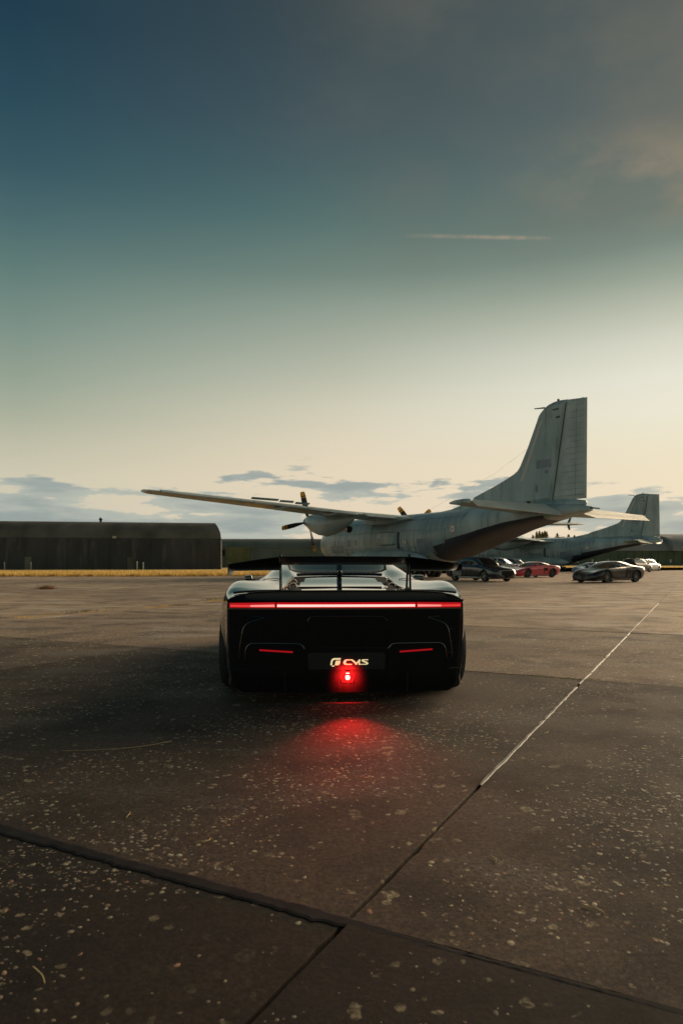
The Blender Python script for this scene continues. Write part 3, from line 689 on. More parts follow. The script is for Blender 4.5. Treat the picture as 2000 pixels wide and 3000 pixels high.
def blade_mesh(ang, hub, r, chord):
    """blade in the y-z plane of the propeller; slots: black, orange"""
    c, s = math.cos(ang), math.sin(ang); v = []; f = []; mi = []
    st = [(.18, .55, 52, .11), (.35, .8, 42, .09), (.55, 1.0, 34, .07), (.72, 1.0, 29, .055), (.80, .97, 27, .05), (.835, .96, 26, .05), (.87, .94, 25, .045), (.96, .86, 24, .035), (1.0, .6, 23, .02)]
    for t, w, tw, th in st:
        tw = R(tw); ch = chord * w
        for dx_, dt in ((-.5, 0), (-.2, th / 2 / chord), (.5, 0), (-.2, -th / 2 / chord)):
            a = dx_ * ch; b = dt * chord          # a along chord, b through thickness
            lat = a * math.cos(tw) - b * math.sin(tw); fwd = a * math.sin(tw) + b * math.cos(tw)
            rad = t * r; v.append((hub[0] + fwd, hub[1] + s * rad + c * lat, hub[2] + c * rad - s * lat))
    for i in range(len(st) - 1):
        for k in range(4): f.append((i * 4 + k, i * 4 + (k + 1) % 4, i * 4 + 4 + (k + 1) % 4, i * 4 + 4 + k)); mi.append(1 if i in (4, 6, 7) else 0)
    f += [(0, 1, 2, 3), tuple(range(len(v) - 4, len(v)))]; mi += [0, 1]
    return v, f, mi
def make_aircraft():
    root = empty('transport_aircraft')
    # fuselage
    n = 48; v = []; f = []; ss = catmull(np.array([q[0] for q in FUS])[:, None], 90)[:, 0]
    for s in ss:
        for k in range(n): v.append(fus_point(s, 2 * math.pi * k / n))
    for i in range(len(ss) - 1):
        for k in range(n): f.append((i * n + k, i * n + (k + 1) % n, (i + 1) * n + (k + 1) % n, (i + 1) * n + k))
    f += [tuple(range(n)), tuple(range((len(ss) - 1) * n, len(ss) * n))]
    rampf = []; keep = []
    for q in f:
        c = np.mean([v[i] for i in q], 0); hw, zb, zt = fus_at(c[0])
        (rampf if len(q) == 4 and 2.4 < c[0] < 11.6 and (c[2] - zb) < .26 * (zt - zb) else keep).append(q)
    fu = mo('fuselage', v, keep, M['plane'], root); fixn(fu); autosmooth(fu, 50)
    used = sorted({i for q in rampf for i in q}); rm = {a: b for b, a in enumerate(used)}
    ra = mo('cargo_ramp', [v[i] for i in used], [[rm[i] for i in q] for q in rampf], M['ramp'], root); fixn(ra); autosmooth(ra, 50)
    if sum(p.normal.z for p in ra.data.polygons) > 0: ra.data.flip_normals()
    # frames that show through the skin behind the wing, pale door band
    for s in np.arange(8.6, 13.7, .62):
        v, f = skin_patch(s, s + .05, 3.35, 4.55, .012, 1, 8, 1); mo('skin_frame', v, f, M['lightgrey'], fu)
    for s in (10.2, 12.1, 15.6, 16.8, 19.6, 20.4, 23.4, 24.2, 26.6):
        for sd_ in (1, -1):
            v, f = skin_patch(s, s + .045, 1.2, 4.5, .008, sd_, 10, 1); mo('skin_joint', v, f, M['plane_dark'], fu)
    for z in (2.15, 3.35, 4.1):
        for sd_ in (1, -1):
            v, f = skin_patch(8.2 if z > 3 else 12.5, 26.5, z, z + .04, .009, sd_, 1, 22); mo('skin_joint', v, f, M['plane_dark'], fu)
    for s, w, m in ((13.35, .16, 'lightgrey'), (22.6, .05, 'lightgrey'), (22.45, .03, 'seam'), (21.4, .03, 'seam'), (25.6, .04, 'lightgrey'), (18.6, .03, 'seam')):
        for sd_ in (1, -1):
            v, f = skin_patch(s, s + w, 1.3, 4.3, .01, sd_, 10, 1); mo('skin_joint', v, f, M[m], fu)
    for s0, s1, z0, z1 in ((11.2, 12.9, 1.7, 2.75), (14.5, 15.2, 1.5, 2.2), (22.9, 25.2, 1.9, 2.5), (21.7, 22.2, 2.35, 2.95)):
        v, f = skin_patch(s0, s1, z0, z1, .006, 1, 6, 4); mo('repainted_patch', v, f, M['plane_dark'], fu)
    for s0, s1, z0, z1 in ((13.9, 14.7, 1.2, 2.9), (26.2, 27.0, 1.6, 3.0)):
        for a in ((s0, s0 + .03, z0, z1), (s1, s1 + .03, z0, z1)):
            v, f = skin_patch(*a, .008, 1, 8, 1); mo('door_seam', v, f, M['seam'], fu)
    for s, z in ((24.4, 2.72), (20.97, 2.69), (14.2, 2.55), (17.8, 2.7)):
        for sd_ in (1, -1):
            v, f = disc_on(s, z, .19, .02, sd_); po = mo('porthole', v, f, M['plane_dark'], root); v, f = disc_on(s, z, .14, .03, sd_); mo('pane', v, f, M['porthole'], po)
    # roundel
    for sd_ in (1, -1):
        ro = None
        for r_, m, o_ in ((.29, 'red', .008), (.21, 'white', .014), (.09, 'blue', .02)):
            v, f = disc_on(9.15, 3.3, r_, o_, sd_, 24, .004); x = mo('roundel', v, f, M[m], root if ro is None else ro); ro = ro or x
    # cockpit glazing
    for a0, a1 in ((20, 44), (50, 74), (80, 100), (106, 130), (136, 160)):
        v = []; 
        for s in (27.75, 27.0):
            for a in (a0, (a0 + a1) / 2, a1): p = Vector(fus_point(s, R(a * .62 + 34))); c = Vector((s, 0, 2.7)); v.append(p + (p - c).normalized() * .02)
        mo('cockpit_window', v, [(0, 1, 4, 3), (1, 2, 5, 4)], M['cargla'], root)
    # dorsal fin and fin
    def plate(outline, th, name, m, parent, y=0):
        """thick plate in the x-z plane, thinned towards its outline"""
        n = len(outline); c = np.mean(outline, 0); v = []
        inner = [tuple(np.array(p) + (c - np.array(p)) / np.linalg.norm(c - np.array(p)) * .35) for p in outline]
        v += [(p[0], y, p[1]) for p in outline] + [(p[0], y + th, p[1]) for p in inner] + [(p[0], y - th, p[1]) for p in inner]
        f = [tuple(range(n, 2 * n)), tuple(range(3 * n - 1, 2 * n - 1, -1))]
        for i in range(n):
            j = (i + 1) % n; f += [(i, j, n + j, n + i), (i, 2 * n + i, 2 * n + j, j)]
        o = mo(name, v, f, m, parent); fixn(o); return o
    def hinge(z): return 2.44 - (z - 4.7) * .158
    fin = [(2.5, 4.66), (hinge(10.5) + .02, 10.56), (2.15, 10.62), (2.6, 10.60), (2.95, 10.53), (3.22, 10.42), (3.4, 10.24), (4.18, 8.48), (5.16, 6.72), (5.4, 6.5), (5.75, 6.36), (6.6, 6.12), (7.36, 5.90), (9.5, 5.33), (9.5, 4.55), (5, 4.5)]
    fo = plate(fin, .19, 'fin', M['plane'], root)
    dors = [(9.35, 4.5), (9.35, 5.36), (11.75, 4.86), (13.6, 4.72), (13.6, 4.5)]
    plate(dors, .10, 'dorsal_fillet', M['plane'], fo)
    rud = [(hinge(4.74) + .12, 4.72), (hinge(10.5) + .1, 10.55), (.19, 10.40), (.13, 4.72)]
    ru = plate(rud, .11, 'rudder', M['plane_ctl'], root)
    for k in range(17):
        z = 4.95 + .34 * k; x1 = .32; x0 = hinge(z) - .3
        for sd_ in (1, -1): MB().box(x1, x0 * (.95 if k % 3 else .7), sd_ * .111 - .004, sd_ * .111 + .004, z, z + .022).build('rudder_rib', M['plane_dark'], ru)
    for sd_ in (1, -1):
        MB().box(.82, .85, sd_ * .111 - .005, sd_ * .111 + .005, 4.9, 9.9).build('trim_tab_line', M['plane_dark'], ru)
        MB().prism([(hinge(4.7) - .02, 4.75), (hinge(4.7) + .02, 4.75), (hinge(10.4) + .02, 10.4), (hinge(10.4) - .02, 10.4)], 'y', sd_ * .155 - .012, sd_ * .155 + .012).build('hinge_line', M['seam'], fo)
        MB().box(2.55, 3.7, sd_ * .192 - .004, sd_ * .192 + .004, 6.75, 7.25).build('repainted_patch', M['plane_dark'], fo)
        MB().box(2.75, 3.05, sd_ * .192 - .004, sd_ * .192 + .004, 6.4, 6.62).build('repainted_patch', M['plane_dark'], fo)
        MB().box(3.55, 3.75, sd_ * .192 - .004, sd_ * .192 + .004, 5.35, 5.8).build('repainted_patch', M['plane_dark'], fo)
        MB().prism([(5.05, 6.1), (4.75, 6.1), (3.28, 9.6), (3.42, 9.6)], 'y', sd_ * .19 - .004, sd_ * .192 + .004).build('worn_edge', M['lightgrey'], fo)
        MB().box(1.95, 2.25, sd_ * .193 - .004, sd_ * .193 + .004, 9.55, 9.66).build('fin_marking', M['seam'], fo)
        MB().box(2.05, 2.5, sd_ * .193 - .004, sd_ * .193 + .004, 10.05, 10.13).build('fin_marking', M['seam'], fo)
    MB().tube([(3.3, 0, 10.40), (4.1, 0, 10.50)], [.05, .03], 8).build('fin_probe', M['seam'], root)
    MB().box(2.2, 2.32, -.03, .03, 10.6, 10.72).build('fin_aerial', M['seam'], root)
    MB().tube([(4.3, 0, 8.25), (7.5, 0, 6.9), (14.5, 0, 4.9)], .004, 4).build('wire_aerial', M['seam'], root)
    # tail cone and rod
    tcn = MB(); tcn.lathe([(3.4, .30), (2.2, .34), (.9, .26), (.2, .14), (.12, .02)], 20, 'x', (0, 0, 4.47)); tcn.build('tail_cone', M['plane'], root, True)
    MB().tube([(.1, 0, 4.2), (-.75, 0, 4.08)], [.05, .03], 8).build('tail_rod', M['seam'], root)
    # tailplane with drooped elevators
    for sd_ in (1, -1):
        v, f = wing_surface([(sd_ * .3, 4.7, 2.2, 4.10, 4.42), (sd_ * 7.05, 2.95, 1.62, 4.10, 4.2), (sd_ * 7.3, 2.7, 1.7, 4.13, 4.18)], .13)
        st = mo('tailplane', v, f, M['plane'], root); fixn(st); autosmooth(st, 40)
        mb = MB(); mb.lathe([(3.25, .01), (3.1, .07), (2.7, .13), (2.0, .15), (1.62, .12), (1.6, 0)], 16, 'x', (0, sd_ * 7.28, 4.17)); mb.build('tip_fairing', M['plane'], st, True)
        hi = [(sd_ * 1.15, 2.16, 4.47), (sd_ * 7.1, 1.58, 4.25)]; te = [(sd_ * 7.1, 1.12, 3.9), (sd_ * 1.45, .62, 3.72), (sd_ * .95, 1.15, 3.98)]
        top = [hi[0], hi[1], te[0], te[1], te[2]]; th = [.16, .10, .02, .02, .02]
        v = [(x, y, z) for y, x, z in [(p[0], p[1], p[2]) for p in top]]
        v = [(p[1], p[0], p[2]) for p in top] + [(p[1] + .02, p[0], p[2] - t) for p, t in zip(top, th)]
        el_ = mo('elevator', v, [(0, 1, 2, 3, 4), (9, 8, 7, 6, 5)] + [(i, 5 + i, 5 + (i + 1) % 5, (i + 1) % 5) for i in range(5)], M['elevator'], root); fixn(el_)
        MB().box(1.9, 2.05, sd_ * 2.6 - .08, sd_ * 2.6 + .08, 4.38, 4.52).build('hinge_fairing', M['seam'], el_)
    # wings
    zl0, zt0 = 4.62, 4.34
    for sd_ in (1, -1):
        secs = [(sd_ * 0, 19.6, 14.9, zl0, zt0), (sd_ * 5.3, 19.6, 15.0, zl0 + .05, zt0 + .08), (sd_ * 12, 19.2, 15.6, 4.93, 4.76), (sd_ * 19.5, 18.5, 16.25, 5.18, 5.08), (sd_ * 20, 18.1, 16.6, 5.19, 5.12)]
        v, f = wing_surface(secs, .135, n=14); w = mo('wing', v, f, M['plane'], root); fixn(w); autosmooth(w, 35)
        # flaps and aileron: separate plates behind the rear spar, slightly drooped
        def tab(y0, y1, name, droop):
            a = [np.interp(y, [0, 5.3, 12, 19.5], [15.0, 15.1, 15.7, 16.35]) for y in (y0, y1)]; b = [np.interp(y, [0, 5.3, 12, 19.5], [zt0, zt0 + .08, 4.76, 5.08]) for y in (y0, y1)]
            ch = [(.62, .62)[0] * (1 if y < 8 else .8) for y in (y0, y1)]
            v = []
            for (xx, zz, yy, c_) in ((a[0], b[0], y0, ch[0]), (a[1], b[1], y1, ch[1])):
                v += [(xx + .32, sd_ * yy, zz + .16), (xx - c_ + .3, sd_ * yy, zz - droop), (xx - c_ + .3, sd_ * yy, zz - droop - .03), (xx + .32, sd_ * yy, zz - .04)]
            o = mo(name, v, [(0, 4, 5, 1), (1, 5, 6, 2), (2, 6, 7, 3), (3, 7, 4, 0), (0, 1, 2, 3), (4, 7, 6, 5)], M['plane_ctl'], w); fixn(o)
        tab(2.3, 5.0, 'flap', .10); tab(5.7, 9.4, 'flap', .08); tab(9.5, 13.2, 'flap', .05); tab(13.3, 19.2, 'aileron', .02)
        for y in (3.7, 7.5, 11.3): MB().tube([(16.6, sd_ * y, 4.32 + max(0, y - 5.3) * .04), (15.4, sd_ * y, 4.22 + max(0, y - 5.3) * .045), (14.9, sd_ * y, 4.27 + max(0, y - 5.3) * .05)], [.13, .1, .03], 8).build('flap_track', M['plane'], w)
        # raised airbrake plate over the outer wing
        for y0, y1 in ((8.6, 9.7), (9.85, 10.9), (11.0, 13.0)):
            zz = 4.98 + (y0 - 8.4) * .045; MB().prism([(16.9, zz), (16.72, zz + .13), (16.66, zz + .13), (16.84, zz)], 'y', sd_ * y0, sd_ * y1).build('airbrake', M['plane_dark'], w)
        # engine nacelle
        y = sd_ * 5.3
        prof = [(22.75, .42, 4.3), (22.6, .52, 4.26), (22.0, .66, 4.12), (21, .76, 3.96), (20, .80, 3.90), (19, .76, 3.94), (18.2, .64, 4.0), (17.4, .46, 4.08), (16.6, .26, 4.16), (16.1, .08, 4.2)]
        v = []; f = []; kn = 24
        for x_, r_, zc in prof:
            for k in range(kn): a = 2 * math.pi * k / kn; v.append((x_, y + r_ * 1.05 * math.cos(a), zc + r_ * 1.08 * math.sin(a)))
        for i in range(len(prof) - 1):
            for k in range(kn): f.append((i * kn + k, i * kn + (k + 1) % kn, (i + 1) * kn + (k + 1) % kn, (i + 1) * kn + k))
        f += [tuple(range(kn)), tuple(range((len(prof) - 1) * kn, len(prof) * kn))]
        nc = mo('nacelle', v, f, M['plane'], root); fixn(nc); autosmooth(nc, 50)
        MB().tube([(17.9, y - .25, 3.62), (17.15, y - .3, 3.45)], [.22, .26], 14, caps=False).build('exhaust_pipe', M['steel'], nc)
        MB().lathe([(17.3, .2), (17.32, 0)], 12, 'x', (0, y - .3, 3.47)).build('exhaust_cavity', M['cavity'], nc)
        MB().prism([(21.9, 3.55), (22.6, 3.75), (22.6, 3.95), (21.9, 3.95)], 'y', y - .28, y + .28).build('intake_scoop', M['plane_dark'], nc)
        # propeller
        hub = (23.0, y, 4.30); pr = MB(); pr.lathe([(22.75, .40), (23.1, .40), (23.4, .30), (23.62, .14), (23.68, 0.0)], 20, 'x', (0, y, 4.30)); po = pr.build('propeller', M['plane_dark'], root, True)
        a0 = R(15) if sd_ == 1 else R(45)
        for k in range(4):
            v, f, mi = blade_mesh(a0 + k * math.pi / 2, hub, 2.47, .44); b = mo('blade', v, f, [M['blackpaint'], M['orange']], po, mi=mi); fixn(b)
        # wing to body fairing
        mb = MB(); secs = [(20.3, 1.6, 4.5, 4.75), (19.6, 2.3, 4.05, 4.85), (18, 2.5, 3.85, 4.8), (16.2, 2.5, 3.85, 4.6), (15.2, 2.4, 4.0, 4.5), (14.0, 2.15, 4.22, 4.36)]
        v = []
        for x_, yo, zb, zt in secs: v += [(x_, sd_ * 1.2, zb), (x_, sd_ * yo, zb + (zt - zb) * .12), (x_, sd_ * yo, zt - (zt - zb) * .12), (x_, sd_ * 1.2, zt)]
        f = [(i * 4 + k, i * 4 + k + 1, i * 4 + k + 5, i * 4 + k + 4) for i in range(len(secs) - 1) for k in range(3)] + [(0, 1, 2, 3), tuple(range(4 * len(secs) - 4, 4 * len(secs)))]
        wf = mo('wing_fairing', v, f, M['plane'], root); fixn(wf)
        MB().box(15.3, 17.4, sd_ * 2.0 - .5, sd_ * 2.0 + .5, 2.35, 3.35, bev=.3).build('side_fairing', M['plane'], root, True)
        MB().box(14.95, 15.2, sd_ * 2.05 - .1, sd_ * 2.05 + .1, 2.1, 3.3, bev=.03).build('door_edge', M['seam'], root)
        # undercarriage sponson and wheels
        prof = [(22.2, .06), (21.6, .42), (20.4, .72), (18.5, .82), (15.5, .82), (13.6, .66), (12.2, .34), (11.6, .05)]
        v = []; f = []; kn = 20
        for x_, r_ in prof:
            for k in range(kn): a = 2 * math.pi * k / kn; v.append((x_, sd_ * (2.05 + 0) + r_ * .95 * math.cos(a), 1.28 + r_ * .95 * math.sin(a)))
        for i in range(len(prof) - 1):
            for k in range(kn): f.append((i * kn + k, i * kn + (k + 1) % kn, (i + 1) * kn + (k + 1) % kn, (i + 1) * kn + k))
        f += [tuple(range(kn)), tuple(range((len(prof) - 1) * kn, len(prof) * kn))]
        sp = mo('gear_sponson', v, f, M['plane'], root); fixn(sp); autosmooth(sp, 50)
        for x_ in (18.3, 16.4):
            for yy in (2.0, 2.55):
                wl = MB(); wl.lathe([(-.16, .2), (-.16, .44), (-.1, .5), (.1, .5), (.16, .44), (.16, .2)], 22, 'y', (x_, sd_ * yy, .5)); wl = wl.build('main_wheel', M['rubber'], root, True)
                MB().lathe([(-.12, 0), (-.12, .22), (.12, .22), (.12, 0)], 14, 'y', (x_, sd_ * yy, .5)).build('rim', M['lightgrey'], wl)
            MB().tube([(x_, sd_ * 2.28, .5), (x_, sd_ * 2.1, 1.2)], .1, 8).build('gear_leg', M['lightgrey'], root)
    for sd_ in (1, -1):
        wl = MB(); wl.lathe([(-.12, .14), (-.12, .34), (-.07, .4), (.07, .4), (.12, .34), (.12, .14)], 20, 'y', (26.2, sd_ * .24, .4)); wl.build('nose_wheel', M['rubber'], root, True)
    MB().tube([(26.2, 0, .4), (26.3, 0, 1.3)], .08, 8).tube([(26.2, -.3, .4), (26.2, .3, .4)], .05, 8).build('nose_leg', M['lightgrey'], root)
    # blade aerials at the starboard wing tip
    MB().prism([(17.05, 5.1), (16.7, 5.62), (16.55, 5.62), (16.72, 5.1)], 'y', -18.04, -17.98).prism([(17.05, 5.06), (16.8, 4.5), (16.66, 4.5), (16.75, 5.06)], 'y', -18.04, -17.98).build('tip_aerial', M['seam'], root)
    # code on the fuselage side
    return root
def place(o, loc, th, roll):
    d = Vector((-math.sin(R(th)), math.cos(R(th)), 0)); p = Vector((-math.cos(R(th)), -math.sin(R(th)), 0)); z = Vector((0, 0, 1))
    r = R(roll); p2 = p * math.cos(r) + z * math.sin(r); z2 = -p * math.sin(r) + z * math.cos(r)
    m = Matrix((d, p2, z2)).transposed().to_4x4(); m.translation = Vector(loc); o.matrix_world = m
plane1 = make_aircraft(); plane2 = copy_tree(plane1)
place(plane1, (13.66, 38, 0), 31, 1.3); place(plane2, (43, 92, 0), 55, -1)
tag(plane1, 'nearest grey twin propeller military transport aircraft with tall tail fin', 'aircraft', 'parked transport aircraft')
tag(plane2, 'farther grey transport aircraft whose tail shows behind the first tailplane', 'aircraft', 'parked transport aircraft')

# ------------------------------------------------------------------ cars
def loft_grid(stations, nx, ny):
    """stations: (x, [(y,z)...]) -> grid (nx, ny, 3) plus parameters"""
    xs = np.array([s[0] for s in stations], float); K = len(stations[0][1])
    P = np.array([[(s[0], p[0], p[1]) for p in s[1]] for s in stations], float)     # (S,K,3)
    us = np.linspace(0, len(stations) - 1, nx); vs = np.linspace(0, K - 1, ny)
    A = catmull(P.reshape(len(stations), -1), nx).reshape(nx, K, 3)
    B = np.stack([catmull(A[i], ny) for i in range(nx)])
    B[..., 1] = np.maximum(B[..., 1], 0); B[:, 0, 1] = 0; B[:, -1, 1] = 0
    return B, us, vs
def split_loft(B, us, vs, classify, mats, parent, names, tex=None):
    """full mirrored shell, faces sorted by classify(u, v, x, y, z) -> key or None"""
    nx, ny = B.shape[:2]; G = {}
    full = np.concatenate([B, (B * np.array([1, -1, 1]))[:, ::-1][:, 1:]], 1); nf = full.shape[1]
    vfull = np.concatenate([vs, vs[::-1][1:]])
    flat = full.reshape(-1, 3)
    for i in range(nx - 1):
        for j in range(nf - 1):
            a, b, c, d = i * nf + j, i * nf + j + 1, (i + 1) * nf + j + 1, (i + 1) * nf + j
            ce = (flat[a] + flat[b] + flat[c] + flat[d]) / 4
            k = classify((us[i] + us[i + 1]) / 2, (vfull[j] + vfull[j + 1]) / 2, *ce)
            if k is None: continue
            G.setdefault((k, ce[1] > 0) if k.startswith('side') else (k, True), []).append((a, b, c, d))
    ring0 = tuple(range(nf)); ring1 = tuple(range((nx - 1) * nf, nx * nf))
    G[('body', True)] += [ring0, ring1[::-1]]
    # smooth normals come from the whole shell
    out = {}
    for (k, sd_), fs in G.items():
        used = sorted({i for f in fs for i in f}); rm = {u: i for i, u in enumerate(used)}
        o = mo(names.get(k, k), flat[used], [[rm[i] for i in f] for f in fs], mats[k], parent); fixn_out(o); autosmooth(o, 42); out.setdefault(k, []).append(o)
    return out
def fixn_out(o):
    fixn(o)
def wheel(parent, x, y, r, w, rim_m, n_sp=10, side=1, rimf=.74):
    e = MB(); e.lathe([(-w / 2, r * .70), (-w / 2, r * .9), (-w * .42, r * .97), (-w * .3, r), (w * .3, r), (w * .42, r * .97), (w / 2, r * .9), (w / 2, r * .70)], 36, 'y')
    ty = e.build('wheel', M['rubber'], parent, True, loc=(x, y, r))
    rr = r * rimf; b = MB(); o_ = side * w * .47
    b.lathe([(o_ - side * .02, rr), (o_, rr), (o_, rr * .9), (o_ - side * .06, rr * .88)], 36, 'y')
    b.lathe([(o_ - side * .01, 0), (o_ - side * .005, rr * .17), (o_ - side * .03, rr * .2)], 18, 'y')
    for k in range(n_sp):
        a = 2 * math.pi * k / n_sp; c, s = math.cos(a), math.sin(a); wd = rr * .085
        v = []
        for t, h in ((.14 * rr, o_ - side * .012), (.9 * rr, o_ - side * .008)):
            for q, hh in ((-wd, h - side * .03), (-wd, h), (wd, h), (wd, h - side * .03)): v.append((c * t - s * q, hh, s * t + c * q))
        b.add(v, [(0, 1, 5, 4), (1, 2, 6, 5), (2, 3, 7, 6)])
    b.build('rim', rim_m, ty, loc=(0, 0, 0))
    MB().lathe([(o_ - side * .09, rr * .86), (o_ - side * .09, 0)], 24, 'y').lathe([(o_ - side * .085, rr * .62), (o_ - side * .085, 0)], 24, 'y').build('brake_disc', M['cavity'], ty)
    return ty
def build_car(name, stations, wheels, paint, glass_spec, rim_m, n_sp, extras, nx=110, ny=64):
    root = empty(name)
    B, us, vs = loft_grid(stations, nx, ny)
    wr = wheels['r'] * 1.13
    def cls(u, v, x, y, z):
        for wx in wheels['x']:
            if math.hypot(x - wx, z - wheels['r']) < wr and abs(y) > .45 and z < wheels['r'] + wr and v < 4.6: return None
        for k, (v0, v1, fn) in glass_spec.items():
            if v0 <= v <= v1 and fn(u, v, x, abs(y), z): return k
        return 'body'
    mats = {'body': paint}; mats.update({k: M['cargla'] for k in glass_spec})
    out = split_loft(B, us, vs, cls, mats, root, {k: ('side_window' if k.startswith('side') else k) for k in glass_spec})
    # inside of arches
    for wx in wheels['x']:
        for sd_ in (1, -1):
            v = []; f = []; n = 16
            for k in range(n + 1):
                a = math.pi * k / n - .12 + .24 * 0; c, s = math.cos(a) * wr * 1.01, math.sin(a) * wr * 1.01
                v += [(wx + c, sd_ * .42, wheels['r'] + s), (wx + c, sd_ * (wheels['y'] + wheels['w'] * .46), wheels['r'] + s)]
            f = [(2 * k, 2 * k + 1, 2 * k + 3, 2 * k + 2) for k in range(n)] + [tuple(range(0, 2 * n + 1, 2))]
            mo('arch_liner', v, f, M['cavity'], root)
            wheel(root, wx, sd_ * wheels['y'], wheels['r'], wheels['w'], rim_m, n_sp, sd_)
    for e in extras: e(root)
    return root
def lamp_pair(name, pts, m, th=.02):
    """pts: outline (y,z) at x; mirrored"""
    def fn(root):
        for s in (1, -1):
            x = [p[0] for p in pts]; n = len(pts)
            v = [(p[0], s * p[1], p[2]) for p in pts] + [(p[0] - th * 2, s * p[1] * .97, p[2]) for p in pts]
            o = mo(name, v, [tuple(range(n)), tuple(range(2 * n - 1, n - 1, -1))] + [(i, (i + 1) % n, n + (i + 1) % n, n + i) for i in range(n)], m, root); fixn(o)
    return fn
def mirror_pair(x, y, z, m):
    def fn(root):
        for s in (1, -1):
            o = MB().box(x - .08, x + .05, s * (y + .15) - .1, s * (y + .15) + .1, z - .065, z + .065, bev=.035).tube([(x, s * (y - .06), z - .08), (x, s * (y + .08), z - .03)], .02, 6).build('door_mirror', m, root, True)
    return fn
def boxpart(name, m, *a, bev=.01, both=True):
    def fn(root):
        x0, x1, y0, y1, z0, z1 = a
        for s in ((1, -1) if both else (1,)): MB().box(x0, x1, min(s * y0, s * y1), max(s * y0, s * y1), z0, z1, bev=bev).build(name, m, root)
    return fn
def sec(zb, *p): return [(0, zb)] + list(p)
COUPE = [
    (-2.24, sec(.32, (.55, .32), (.72, .40), (.80, .60), (.80, .78), (.62, .82), (.40, .82), (0, .82))),
    (-2.12, sec(.24, (.70, .24), (.84, .36), (.90, .58), (.88, .82), (.70, .87), (.42, .87), (0, .87))),
    (-1.75, sec(.16, (.80, .16), (.92, .30), (.965, .55), (.94, .84), (.74, .91), (.44, .92), (0, .92))),
    (-1.35, sec(.14, (.82, .14), (.93, .28), (.97, .54), (.95, .83), (.78, .93), (.50, .99), (0, 1.01))),
    (-.9, sec(.13, (.82, .13), (.88, .24), (.90, .50), (.90, .80), (.77, .92), (.54, 1.09), (0, 1.12))),
    (-.35, sec(.13, (.82, .13), (.88, .22), (.89, .48), (.89, .78), (.77, .89), (.56, 1.16), (0, 1.195))),
    (.15, sec(.13, (.82, .13), (.89, .22), (.90, .48), (.90, .77), (.78, .86), (.58, 1.12), (0, 1.17))),
    (.6, sec(.13, (.82, .13), (.90, .22), (.92, .48), (.91, .76), (.78, .83), (.60, .97), (0, 1.03))),
    (1.0, sec(.13, (.82, .13), (.91, .25), (.94, .50), (.93, .75), (.76, .79), (.50, .81), (0, .83))),
    (1.45, sec(.13, (.82, .13), (.91, .25), (.94, .48), (.91, .72), (.72, .75), (.42, .70), (0, .69))),
    (1.9, sec(.12, (.78, .12), (.86, .24), (.90, .42), (.85, .60), (.68, .64), (.38, .60), (0, .58))),
    (2.2, sec(.13, (.62, .13), (.72, .24), (.74, .36), (.68, .47), (.52, .50), (.30, .48), (0, .47))),
    (2.28, sec(.16, (.45, .16), (.55, .25), (.56, .33), (.50, .41), (.36, .43), (.2, .42), (0, .41)))]
coupe_glass = {'windscreen': (5.6, 7.1, lambda u, v, x, y, z: .10 + .12 * (v < 6.1) < x < .98 and y < .62), 'side_window': (5.08, 5.92, lambda u, v, x, y, z: -.85 < x < .72 - (v - 5) * .35),
               'rear_window': (6.0, 7.1, lambda u, v, x, y, z: -1.5 < x < -.75)}
SEDAN = [
    (-2.42, sec(.34, (.55, .34), (.72, .42), (.80, .62), (.78, .90), (.62, .98), (.40, .99), (0, .99))),
    (-2.3, sec(.26, (.70, .26), (.84, .38), (.90, .64), (.86, .96), (.70, 1.04), (.44, 1.05), (0, 1.05))),
    (-1.9, sec(.20, (.76, .20), (.88, .32), (.92, .60), (.90, .92), (.74, 1.06), (.50, 1.09), (0, 1.10))),
    (-1.38, sec(.17, (.78, .17), (.89, .30), (.93, .58), (.91, .90), (.76, 1.03), (.56, 1.24), (0, 1.27))),
    (-.8, sec(.16, (.80, .16), (.88, .26), (.91, .56), (.90, .88), (.78, .99), (.58, 1.38), (0, 1.42))),
    (-.2, sec(.16, (.80, .16), (.88, .26), (.91, .55), (.90, .86), (.78, .96), (.60, 1.41), (0, 1.45))),
    (.35, sec(.16, (.80, .16), (.88, .26), (.91, .55), (.90, .85), (.78, .95), (.60, 1.36), (0, 1.41))),
    (.8, sec(.16, (.80, .16), (.89, .27), (.92, .56), (.90, .84), (.77, .94), (.62, 1.12), (0, 1.18))),
    (1.1, sec(.16, (.80, .16), (.90, .30), (.93, .58), (.90, .83), (.74, .92), (.52, .97), (0, 1.0))),
    (1.55, sec(.16, (.80, .16), (.90, .30), (.93, .57), (.89, .80), (.72, .88), (.46, .91), (0, .93))),
    (2.0, sec(.16, (.78, .16), (.88, .28), (.90, .52), (.86, .73), (.68, .80), (.40, .83), (0, .85))),
    (2.3, sec(.18, (.66, .18), (.76, .30), (.80, .48), (.74, .66), (.58, .73), (.34, .76), (0, .77))),
    (2.42, sec(.22, (.5, .22), (.60, .32), (.64, .46), (.58, .60), (.46, .66), (.26, .68), (0, .69)))]
sedan_glass = {'windscreen': (5.7, 7.1, lambda u, v, x, y, z: .42 + .1 * (v < 6.1) < x < 1.08 and y < .6), 'side_window': (5.1, 5.9, lambda u, v, x, y, z: -1.25 + (v - 5) * .25 < x < .95 - (v - 5) * .42 and not (-.22 < x < -.12)),
               'rear_window': (6.0, 7.1, lambda u, v, x, y, z: -1.75 < x < -.95)}
